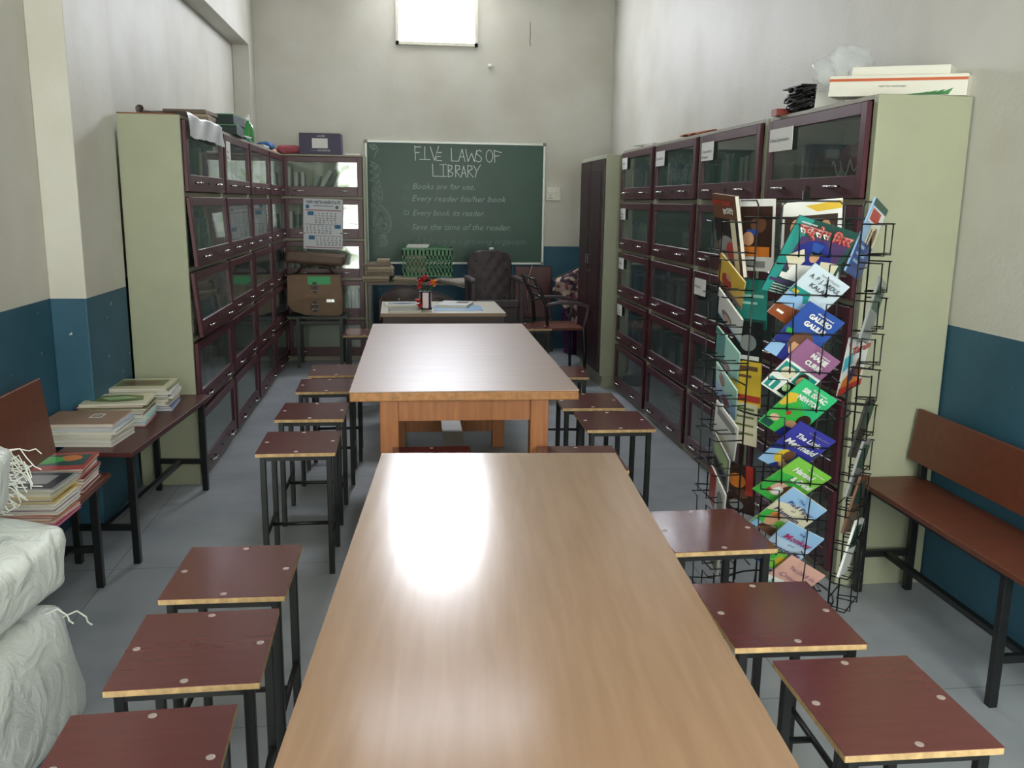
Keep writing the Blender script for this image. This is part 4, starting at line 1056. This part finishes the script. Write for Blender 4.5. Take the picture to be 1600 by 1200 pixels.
# ------------------------------------------------------------------ white woven sacks
def sack_material():
    m = bpy.data.materials.new('white_woven_plastic'); m.use_nodes = True; nt = m.node_tree; b = nt.nodes['Principled BSDF']
    b.inputs['Base Color'].default_value = lin('#d3d8d5'); b.inputs['Roughness'].default_value = .38
    tc = nt.nodes.new('ShaderNodeTexCoord')
    ck = nt.nodes.new('ShaderNodeTexChecker'); ck.inputs['Scale'].default_value = 260
    n = nt.nodes.new('ShaderNodeTexNoise'); n.inputs['Scale'].default_value = 9; n.inputs['Detail'].default_value = 6; n.inputs['Distortion'].default_value = 1.2
    nt.links.new(tc.outputs['Object'], ck.inputs['Vector']); nt.links.new(tc.outputs['Object'], n.inputs['Vector'])
    ad = nt.nodes.new('ShaderNodeMath'); ad.operation = 'MULTIPLY_ADD'; ad.inputs[1].default_value = .04
    nt.links.new(ck.outputs['Fac'], ad.inputs[0]); nt.links.new(n.outputs['Fac'], ad.inputs[2])
    bp = nt.nodes.new('ShaderNodeBump'); bp.inputs['Strength'].default_value = .7; bp.inputs['Distance'].default_value = .03
    nt.links.new(ad.outputs[0], bp.inputs['Height']); nt.links.new(bp.outputs[0], b.inputs['Normal'])
    return m
M_SACK = sack_material()
def sack(c, r, rz, label, seed, power=6.5, amp=.035, tilt=(0, 0)):
    o = blob('sack', M_SACK, (0, 0, 0), r, label, 'sack', None, amp, seed, power=power, n=36)
    o.matrix_world = Matrix.Translation(c) @ Matrix.Rotation(rz, 4, 'Z') @ Matrix.Rotation(tilt[0], 4, 'X') @ Matrix.Rotation(tilt[1], 4, 'Y')
    return o
s1 = sack((-1.19, 2.06, .215), (.245, .42, .185), R(-9), 'stuffed white woven sack lying on the floor, lowest of the pile', 1, tilt=(0, R(-10)))
s2 = sack((-1.195, 2.17, .575), (.262, .29, .095), R(-8), 'white woven sack in the middle of the pile, reaching out over the lowest', 2, tilt=(0, R(6)))
s3 = sack((-1.15, 1.585, .545), (.245, .26, .115), R(-6), 'white woven sack with yellow print lying at the near end of pile', 5, tilt=(0, R(5)))
s4 = sack((-1.255, 2.12, .80), (.235, .34, .10), R(3), 'white woven sack on top of the pile with frayed open end', 8, tilt=(0, R(10)))
m = MB(); rnd = random.Random(12)
for k in range(46):
    a = rnd.uniform(0, 1); p = Vector((.20-.10*a*a, .30+.02*rnd.random(), .075-.17*a)); pts = [p]
    for i in range(5): p = p+Vector((rnd.uniform(.002, .02), rnd.uniform(.0, .022), rnd.uniform(-.035, .012))); pts.append(p)
    m.tube(pts, .0017, 4)
m.build('frayed_edge', mt('white_strands', '#dfe3dc', .6), s4)
for (x, y, z) in ((.24, .36, .12), (.235, .29, .16)):
    MB().tube([(x-.02, y, z), (x+.02, y+.01, z+.01), (x+.035, y+.02, z-.015), (x+.03, y+.03, z-.035), (x+.045, y+.02, z-.04)], .0025, 5).build('tie_string', mt('white_strands'), s1)
o = MB().box(-.002, -.035, -.03, .002, .035, .03).build('yellow_print', mt('yellow_print', '#c9b21f', .5), s3); o.matrix_local = Matrix.Translation((.268, .17, -.01)) @ Matrix.Rotation(R(12), 4, 'Z')

# ------------------------------------------------------------------ wire magazine rack
AX = (1.35, 2.935)
rack = thing('magazine_rack', 'black wire rack with tiers of magazine pockets beside the bare bookcase end', 'magazine rack', (AX[0], AX[1], 0), 0)
MB().tube([(0, 0, .04), (0, 0, 1.55)], .013, 10).build('centre_pole', M_WIRE, rack, smooth=True)
for k in range(3):
    a = R(90+120*k); MB().tube([(0, 0, .06), (.07*math.cos(a), .07*math.sin(a), .05), (.16*math.cos(a), .16*math.sin(a), .008)], .01, 8).build('foot', M_WIRE, rack, smooth=True)
for z in (.10, .80, 1.46):
    MB().tube([(.20*math.cos(R(i*15)), .20*math.sin(R(i*15)), z) for i in range(25)], .0035, 6, caps=False).build('ring', M_WIRE, rack, smooth=True)
for z in (.10, 1.46):
    m = MB()
    for k in range(3): a = R(25+60*k); m.tube([(-.2*math.cos(a), -.2*math.sin(a), z), (.2*math.cos(a), .2*math.sin(a), z)], .0035, 6)
    m.build('spokes', M_WIRE, rack, smooth=True)
FACES = [252, 318, 180, 85]
rw = .0025
for a_ in FACES:
    hw, d1 = (.078, .275) if a_ == 318 else (.108, .305)
    a = R(a_); n_ = Vector((math.cos(a), math.sin(a), 0)); u_ = Vector((-math.sin(a), math.cos(a), 0))
    def P(s, d, z): return n_*d + u_*s + Vector((0, 0, z))
    m = MB(); d0 = .205
    m.tube([P(-hw+.013, d0, .06), P(-hw+.013, d0, 1.50), P(-hw+.03, d0, 1.515), P(hw-.03, d0, 1.515), P(hw-.013, d0, 1.50), P(hw-.013, d0, .06)], .0032, 6)
    for z in (.16, .5, .9, 1.3): m.tube([P(-hw+.013, d0, z), P(hw-.013, d0, z)], rw, 5)
    m.build('wire_panel', M_WIRE, rack, smooth=True)
    for k in range(11):
        z = 1.345-.1225*k; t = z+.10
        m = MB()
        m.tube([P(-hw+.008, d0, t), P(-hw, d1, t), P(-.05, d1, t), P(-.045, d1, z), P(-.04, d0, z)], rw, 5)
        m.tube([P(hw-.008, d0, t), P(hw, d1, t), P(.05, d1, t), P(.045, d1, z), P(.04, d0, z)], rw, 5)
        m.tube([P(-hw+.01, d0, z), P(-hw, d1-.01, z+.004), P(hw, d1-.01, z+.004), P(hw-.01, d0, z)], rw, 5)
        m.build('pocket', M_WIRE, rack, smooth=True)

def cover_book(name, label, cat, c, u, v, w, h, t_, base, polys=None, mats=None, texts=(), group=None):
    u = Vector(u).normalized(); v = Vector(v); v = (v-u*v.dot(u)).normalized(); n = u.cross(v)
    r = thing(name, label, cat, group=group)
    mm = Matrix((u, v, n)).transposed().to_4x4(); mm.translation = Vector(c)-n*t_*.5
    r.matrix_world = mm
    MB().box(-w/2+.002, -h/2+.002, -t_/2+.0008, w/2-.002, h/2-.002, t_/2-.0008).build('pages', M_PAGES, r)
    b = MB().box(-w/2, -h/2, t_/2-.0007, w/2, h/2, t_/2).box(-w/2, -h/2, -t_/2, w/2, h/2, -t_/2+.0007).box(-w/2-.0005, -h/2, -t_/2, -w/2+.0012, h/2, t_/2)
    cv = b.build('cover', base, r)
    if polys: art('cover_picture', cv, w, h, t_/2, polys, mats)
    for s, x0, y, x1, hh, m, *rest in texts:
        text('title_lettering', s, m, cv, ((x0-.5)*w, (.5-y)*h, t_/2+.0062), (1, 0, 0), (0, 1, 0), width=(x1-x0)*w, height=hh*h, bold=(rest[0] if rest else .02), shear=(rest[1] if len(rest) > 1 else 0))
    return r
PN = {"F1": [[1.276, 2.716, 1.324], [0.96, -0.069, -0.272], [0.219, -0.419, 0.881]], "F2": [[1.261, 2.674, 1.21], [0.85, 0.001, -0.526], [0.465, -0.47, 0.75]], "F3": [[1.26, 2.68, 1.093], [0.871, 0.001, -0.492], [0.435, -0.47, 0.768]], "F4": [[1.274, 2.716, 0.967], [0.836, -0.034, -0.547], [0.48, -0.436, 0.761]], "F5": [[1.272, 2.71, 0.841], [0.847, 0.015, -0.532], [0.482, -0.446, 0.755]], "F6": [[1.268, 2.688, 0.715], [0.877, -0.027, -0.481], [0.379, -0.576, 0.724]], "F7": [[1.263, 2.693, 0.598], [0.851, 0.026, -0.524], [0.435, -0.593, 0.677]], "F8": [[1.264, 2.703, 0.481], [0.817, -0.116, -0.565], [0.433, -0.523, 0.734]], "F9": [[1.263, 2.691, 0.372], [0.891, -0.071, -0.448], [0.348, -0.525, 0.776]], "A1": [[1.082, 2.937, 1.4], [0.042, -0.998, -0.055], [-0.197, -0.062, 0.978]], "A2": [[1.101, 2.929, 1.243], [0.405, -0.622, -0.67], [-0.253, -0.781, 0.572]], "A3": [[1.099, 2.917, 1.129], [0.403, -0.592, -0.698], [-0.293, -0.806, 0.514]], "A4": [[1.112, 2.952, 0.987], [0.354, -0.722, -0.595], [-0.252, -0.686, 0.682]], "A5": [[1.114, 2.946, 0.857], [0.28, -0.761, -0.585], [-0.259, -0.646, 0.718]], "A6": [[1.11, 2.92, 0.721], [0.284, -0.8, -0.529], [-0.185, -0.587, 0.788]], "A7": [[1.1, 2.918, 0.609], [0.132, -0.826, -0.547], [-0.211, -0.563, 0.799]], "A8": [[1.085, 2.895, 0.49], [0.098, -0.843, -0.529], [-0.182, -0.538, 0.823]], "R1": [[1.523, 2.827, 1.391], [0.654, 0.721, -0.227], [0.329, -0.001, 0.944]], "R3": [[1.559, 2.902, 0.968], [0.816, 0.559, 0.146], [-0.004, -0.247, 0.969]]}
def pb(key, name, label, base, polys=None, mats=None, texts=(), w=.14, h=.215, t_=.004, cat=None):
    c, u, v = PN[key]
    return cover_book(name, label, cat or name, c, u, v, w, h, t_, base, polys, mats, texts)
Wt = K['white']; Nk = M_INK
# plain magazine standing behind the topmost pocket
cover_book('magazine', 'magazine with white top margin and group photo, behind the green one', 'magazine', (1.335, 2.85, 1.385), (.72, -.69, .10), (.06, .2, .97), .20, .27, .005, Wt,
   [(0, [(0, 0), (1, 0), (1, .16), (0, .16)]), (1, [(.4, .06), (1, .02), (1, .12), (.6, .14)]), (2, rect(.06, .18, .94, .95)), (3, ell(.25, .34, .09, .12)), (4, ell(.5, .34, .1, .13)), (3, ell(.75, .36, .09, .12)), (5, rect(.15, .48, .35, .9)), (6, rect(.62, .48, .84, .9))],
   [Wt, K['yellow'], K['dkbrown'], K['skin'], K['olive'], K['grey'], K['cream']])
pb('F1', 'magazine', 'green and purple Hindi magazine with red-edged white title and a seated portrait', K['dkgreen'],
   [(6, [(0, 0), (.25, 0), (.1, 1), (0, 1)]), (1, [(.18, .22), (.95, .15), (.9, .62), (.15, .66)]), (2, ell(.5, .42, .3, .2)), (3, [(.1, .5), (.32, .36), (.42, .5), (.3, .7)]), (3, [(.66, .45), (.95, .42), (.95, .62), (.72, .66)]),
    (4, [(.28, .58), (.62, .52), (.7, .78), (.2, .78)]), (5, ell(.53, .42, .075, .075)), (7, ell(.53, .365, .08, .04)), (8, [(.4, .25), (.6, .25), (.56, .36), (.44, .36)]), (4, rect(.15, .7, .5, .77)), (1, rect(.02, .80, .98, .84))],
   [K['dkgreen'], K['purple'], K['navy'], K['cream'], Wt, K['skin'], K['teal'], K['black'], K['blue']],
   [('सक्सेस िमरर', .07, .175, .96, .15, K['red'], .07), ('सक्सेस िमरर', .08, .17, .95, .145, Wt, .01)] +
   [('competitive exams', .06, .035+.02, .32, .03, Wt)] + [('current affairs', .1, .87+.035*k, .52+.04*(k % 2), .028, Wt) for k in range(4)], w=.20, h=.27, t_=.007)
pb('F2', 'book', 'pale blue children\'s biography lettered A.P.J. ABDUL KALAM', mt('cover_paleblue', '#c3d3de', .3),
   [(0, [(0, .42), (.45, .40), (.55, .55), (.3, .75), (0, .75)]), (1, [(.0, .55), (.35, .5), (.5, .62), (1, .55), (1, .8), (0, .85)]), (2, [(0, .78), (.6, .7), (.7, .95), (.6, 1), (0, 1)]), (3, ell(.82, .72, .16, .14)), (4, ell(.8, .66, .17, .1)), (5, rect(.05, .46, .2, .52)), (6, rect(.12, .86, .3, .9))],
   [K['teal'], K['sky'], mt('cover_rust', '#8a4a2a', .3), K['skin'], K['grey'], K['yellow'], Wt],
   [('A. P. J. ABDUL', .10, .19, .92, .10, Nk, .01), ('KALAM', .26, .31, .76, .10, Nk, .01), ('Illustrated Biography', .3, .08, .8, .04, K['grey'])])
pb('F3', 'book', 'blue children\'s biography lettered GALILEO GALILEI', K['blue'],
   [(0, rect(0, .55, 1, 1)), (1, ell(.55, .62, .27, .2)), (2, ell(.58, .7, .18, .16)), (1, ell(.5, .57, .24, .08)), (3, [(.05, .5), (.2, .48), (.22, .56), (.08, .58)]), (4, [(.0, .8), (.3, .75), (.35, 1), (0, 1)]), (5, [(.82, .72), (.98, .70), (.95, .84), (.85, .86)])],
   [K['navy'], K['brown'], K['skin'], K['green'], K['sky'], Wt],
   [('GALILEO', .22, .20, .82, .11, Wt, .05), ('GALILEI', .24, .33, .80, .11, Wt, .05), ('Illustrated', .35, .09, .78, .04, Wt)])
pb('F4', 'book', 'mauve children\'s biography lettered MARIE CURIE', K['mauve'],
   [(0, rect(0, .42, 1, 1)), (1, rect(.04, .46, .45, .68)), (2, ell(.28, .6, .18, .1)), (1, rect(.5, .46, .96, .7)), (3, ell(.66, .56, .13, .1)), (4, ell(.66, .61, .09, .08)), (5, [(.45, .72), (.85, .68), (.9, .95), (.4, .95)]), (6, ell(.52, .82, .09, .07)), (1, rect(.04, .78, .32, .97)), (0, rect(.15, .8, .2, .95))],
   [Wt, K['teal'], K['cream'], K['dkbrown'], K['skin'], K['black'], K['ltgreen']],
   [('MARIE', .36, .19, .80, .11, Wt, .05), ('CURIE', .36, .32, .78, .11, Wt, .05), ('Illustrated', .4, .09, .78, .04, Wt)])
pb('F5', 'book', 'green children\'s biography lettered SIR ISAAC NEWTON', mt('cover_seagreen', '#35b878', .3),
   [(0, [(0, .45), (.3, .3), (.55, .42), (.8, .55), (1, .5), (1, 1), (0, 1)]), (1, [(.0, .3), (.2, .25), (.3, .38), (.1, .55), (0, .55)]), (2, ell(.38, .6, .06, .045)), (3, ell(.82, .6, .17, .13)), (4, ell(.66, .74, .16, .07)), (5, [(.55, .82), (.95, .74), (1, 1), (.5, 1)]), (6, rect(.02, .86, .3, .98)), (7, ell(.2, .78, .12, .06))],
   [K['green'], K['yellow'], K['red'], K['dkbrown'], K['skin'], K['navy'], K['dkgreen'], K['pink']],
   [('SIR ISAAC', .16, .17, .84, .11, Wt, .05), ('NEWTON', .20, .30, .80, .11, Wt, .05), ('Illustrated', .35, .07, .75, .04, Wt)])
pb('F6', 'book', 'dark blue story book lettered The Little Mermaid', K['navy'],
   [(0, rect(.0, .0, 1, .55)), (1, [(.0, .7), (.25, .6), (.45, .8), (.3, 1), (0, 1)]), (2, ell(.38, .72, .16, .16)), (3, ell(.5, .66, .13, .12)), (4, [(.5, .8), (.9, .7), (.9, 1), (.45, 1)]), (5, ell(.55, .86, .1, .06))],
   [mt('cover_royal', '#3a3a9c', .3), K['sky'], K['yellow'], K['brown'], K['purple'], K['skin']],
   [('The Little', .18, .26, .84, .13, Wt, .03, .2), ('Mermaid', .08, .44, .92, .16, Wt, .03, .2), ('Favourite Story Book', .35, .09, .9, .04, K['grey'])])
pb('F7', 'book', 'lime green story book lettered Hansel and Gretel', K['lime'],
   [(0, [(0, .4), (.4, .35), (1, .55), (1, 1), (0, 1)]), (1, ell(.42, .72, .2, .16)), (2, ell(.62, .68, .16, .14)), (3, ell(.44, .76, .12, .1)), (4, ell(.25, .82, .05, .05)), (5, [(.6, .5), (1, .45), (1, .7), (.75, .75)])],
   [K['green'], K['pink'], K['brown'], Wt, K['red'], mt('cover_grass', '#5fa83a', .3)],
   [('Hansel', .16, .24, .72, .15, Wt, .04, .15), ('& Gretel', .34, .42, .92, .15, Wt, .04, .15), ('Favourite Story Book', .4, .09, .9, .04, Wt)])
pb('F8', 'book', 'cream and sky-blue story book lettered The Pied Piper of Hamelin', K['cream'],
   [(0, [(0, 0), (1, 0), (1, .3), (.5, .22), (0, .38)]), (1, [(0, .6), (.25, .52), (.3, .8), (0, 1)]), (2, ell(.32, .72, .16, .14)), (3, ell(.3, .6, .14, .05)), (4, ell(.6, .74, .18, .12)), (5, [(.2, .86), (.7, .8), (.75, 1), (.1, 1)]), (0, rect(.02, .86, .2, 1)), (2, ell(.85, .68, .1, .09))],
   [K['sky'], K['green'], K['skin'], K['orange'], K['lime'], K['brown']],
   [('The', .35, .15, .52, .09, K['navy'], .0, .2), ('Pied Piper', .2, .28, .9, .12, K['navy'], .01, .2), ('of', .42, .37, .52, .07, K['navy'], .0, .2), ('Hamelin', .1, .52, .78, .15, K['purple'], .01, .2)])
pb('F9', 'book', 'pale blue story book with pink lettering Monkey and Crocodile', mt('cover_powder', '#b5cfe6', .3),
   [(0, rect(0, 0, 1, .35)), (1, [(0, .65), (.5, .58), (1, .7), (1, 1), (0, 1)]), (2, ell(.3, .74, .18, .12)), (3, ell(.68, .78, .16, .1)), (4, rect(.0, .84, .3, 1)), (5, ell(.3, .72, .06, .05))],
   [K['sky'], K['lime'], K['green'], K['yellow'], K['blue'], K['red']],
   [('Monkey', .18, .30, .92, .16, mt('magenta_cover'), .02, .2), ('and', .42, .41, .6, .08, K['purple'], 0, .2), ('Crocodile', .06, .58, .9, .15, K['purple'], .02, .2), ('The', .42, .12, .58, .06, K['navy'])])
cover_book('book', 'pink story book in the lowest pocket facing the aisle', 'book', (1.29, 2.72, .235), (.85, -.1, -.52), (.42, -.5, .755), .14, .215, .004, K['pink'],
   [(0, [(0, .55), (.4, .5), (.55, .8), (.4, 1), (0, 1)]), (1, ell(.25, .72, .15, .1)), (2, [(0, .85), (.5, .8), (.6, 1), (0, 1)])], [Wt, K['mint'], K['green']],
   [('The Owl & the', .2, .22, .9, .12, K['mauve'], .0, .2), ('Crow', .15, .42, .6, .14, K['mauve'], .0, .2)])
# column facing the pillar side
pb('A1', 'magazine', 'tall brown Hindi magazine with red and white title at the rack corner', K['brown'],
   [(0, rect(.0, .3, 1, .6)), (1, ell(.45, .66, .35, .15)), (2, ell(.6, .7, .2, .12)), (3, rect(.0, .82, 1, 1)), (4, rect(.7, .3, .9, .95))], [K['black'], K['grey'], K['red'], K['dkbrown'], K['cream']],
   [('लाइफ स्टाइल', .06, .12, .86, .08, K['red'], .04), ('हिंदी', .5, .22, .95, .08, Wt, .03)], w=.20, h=.27, t_=.014)
for key, lab, base, polys, mats in (
  ('A2', 'yellow story book with a red figure, below the tall brown magazine', K['yellow'], [(0, ell(.35, .65, .2, .25)), (1, ell(.4, .45, .1, .1)), (2, rect(.0, .85, 1, 1))], [K['red'], K['skin'], K['brown']]),
  ('A3', 'white story book with a brown-haired head in second tier of side column', Wt, [(0, ell(.4, .72, .22, .2)), (1, ell(.42, .78, .14, .14)), (2, rect(0, .9, 1, 1))], [K['brown'], K['skin'], K['sky']]),
  ('A4', 'mint green story book with small text in side column', K['mint'], [(0, rect(0, 0, .4, 1)), (1, ell(.5, .85, .2, .12))], [K['teal'], K['brown']]),
  ('A5', 'pale aqua story book with a dark figure in side column', K['mint'], [(0, ell(.3, .3, .14, .2)), (1, rect(0, .55, 1, 1)), (2, ell(.5, .8, .2, .15))], [K['brown'], K['sky'], K['maroon']]),
  ('A6', 'white booklet with fanned white pages in side column', Wt, [(0, ell(.5, .85, .3, .12)), (1, rect(.1, .1, .9, .3))], [K['cream'], K['grey']]),
  ('A7', 'greyish green story book low in the side column', K['grey'], [(0, rect(.1, .1, .9, .5)), (1, rect(.1, .6, .9, .9))], [K['ltgreen'], K['black']]),
  ('A8', 'white and red booklet low in the side column', Wt, [(0, rect(0, .0, .4, 1)), (1, ell(.7, .5, .2, .3))], [K['red'], K['grey']])):
    pb(key, 'book', lab, base, polys, mats, w=.14, h=.19, t_=.005)
cover_book('book', 'pale story book at the bottom of side column near the floor', 'book', (1.075, 2.89, .30), (.10, -.84, -.53), (-.18, -.54, .82), .14, .19, .005, Wt, [(0, rect(.1, .5, .9, .9))], [K['olive']])
# seen through the gap between the two columns
for c, w_, h_, lab, base, polys, mats in (
  ((1.178, 2.94, 1.40), .16, .24, 'white-bordered magazine with two brown faces behind the tall brown one', Wt, [(0, rect(.12, .1, .95, .8)), (1, ell(.6, .35, .2, .12)), (2, rect(.3, .42, .6, .5)), (3, rect(.15, .66, .9, .8)), (4, ell(.35, .55, .15, .1)), (5, rect(.3, .86, .8, .95))], [K['dkbrown'], K['brown'], K['blue'], K['orange'], K['skin'], K['grey']]),
  ((1.185, 2.945, 1.165), .13, .17, 'teal magazine with pale lines behind the yellow book', K['teal'], [(0, rect(.1, .3, .9, .36)), (0, rect(.1, .45, .7, .5)), (1, rect(0, .8, 1, 1))], [K['mint'], K['dkgreen']]),
  ((1.185, 2.95, .885), .13, .16, 'yellow booklet with red band in the gap between rack columns', K['yellow'], [(0, rect(0, .75, 1, .9)), (1, rect(.1, .1, .9, .2)), (1, rect(.1, .3, .7, .36))], [K['red'], K['brown']]),
  ((1.185, 2.95, .74), .12, .15, 'cream booklet with dense print in the gap between rack columns', K['cream'], [(0, rect(.1, .1+.12*0, .9, .16)), (0, rect(.1, .3, .9, .35)), (0, rect(.1, .5, .9, .55)), (0, rect(.1, .7, .9, .75))], [K['olive']]),
  ((1.185, 2.95, 1.03), .12, .15, 'dark grey booklet in the gap between rack columns', K['black'], [(0, ell(.5, .5, .3, .2)), (1, rect(.1, .8, .9, .9))], [K['grey'], Wt]),
  ((1.19, 2.95, .50), .13, .18, 'brown patterned magazine low in the gap between rack columns', K['dkbrown'], [(0, ell(.4, .35, .3, .15)), (1, ell(.6, .6, .2, .1)), (2, rect(.7, .0, .95, .6)), (3, ell(.4, .85, .25, .1))], [K['orange'], K['brown'], K['red'], K['grey']])):
    cover_book('magazine', lab, 'magazine', c, (.50, -.86, .02), (-.05, .02, 1), w_, h_, .004, base, polys, mats)
# column facing the bare bookcase end
pb('R1', 'magazine', 'blue magazine with red and green heading leaning at the rack edge by bookcase end', K['sky'],
   [(0, rect(0, 0, 1, .09)), (1, rect(.05, .1, .95, .3)), (2, rect(.1, .12, .7, .27)), (3, rect(.35, .3, 1, .6)), (4, ell(.75, .5, .12, .2)), (5, rect(0, .55, 1, 1)), (6, rect(.1, .6, .5, .64)), (6, rect(.1, .7, .7, .74)), (6, rect(.1, .8, .6, .84)), (7, rect(.45, .35, .5, .6)), (7, rect(.6, .35, .64, .6))],
   [K['dkgreen'], Wt, K['red'], K['cream'], K['brown'], K['blue'], K['sky'], K['dkbrown']], w=.18, h=.25, t_=.006)
pb('R3', 'magazine', 'white children\'s magazine with red title lettering at the rack edge', Wt,
   [(0, ell(.12, .12, .06, .05)), (1, [(.0, .35), (.3, .3), (.4, .5), (.0, .6)]), (2, [(.1, .75), (.5, .6), (.9, .7), (.8, 1), (0, 1)]), (3, ell(.65, .62, .1, .18)), (4, ell(.45, .7, .12, .12)), (5, rect(0, .88, 1, 1))],
   [K['red'], mt('cover_cyan', '#4fb0c8', .3), K['orange'], K['brown'], K['purple'], K['red']],
   [('THE BOLD', .3, .15, .92, .07, K['grey'], .02), ('Tarun', .2, .32, .98, .17, K['red'], .03, .15)], w=.16, h=.22, t_=.003)
for z, lab, base in ((1.16, 'grey-backed magazine edge-on at the rack edge, above the white one', K['grey']), (.76, 'dark magazine edge-on at the rack edge, below the white one', K['black']),
                     (.62, 'grey magazine edge-on at the rack edge, lower tier', K['grey']), (.49, 'brown-backed magazine edge-on near the bottom of rack edge', K['brown']), (.33, 'white magazine edge-on lowest at the rack edge', Wt)):
    cover_book('magazine', lab, 'magazine', (1.545, 2.78, z), (.60, .76, -.25), (.26, .06, .96), .15, .21, .008, base, [(0, rect(.08, .1, .92, .5))], [K['dkgreen']])
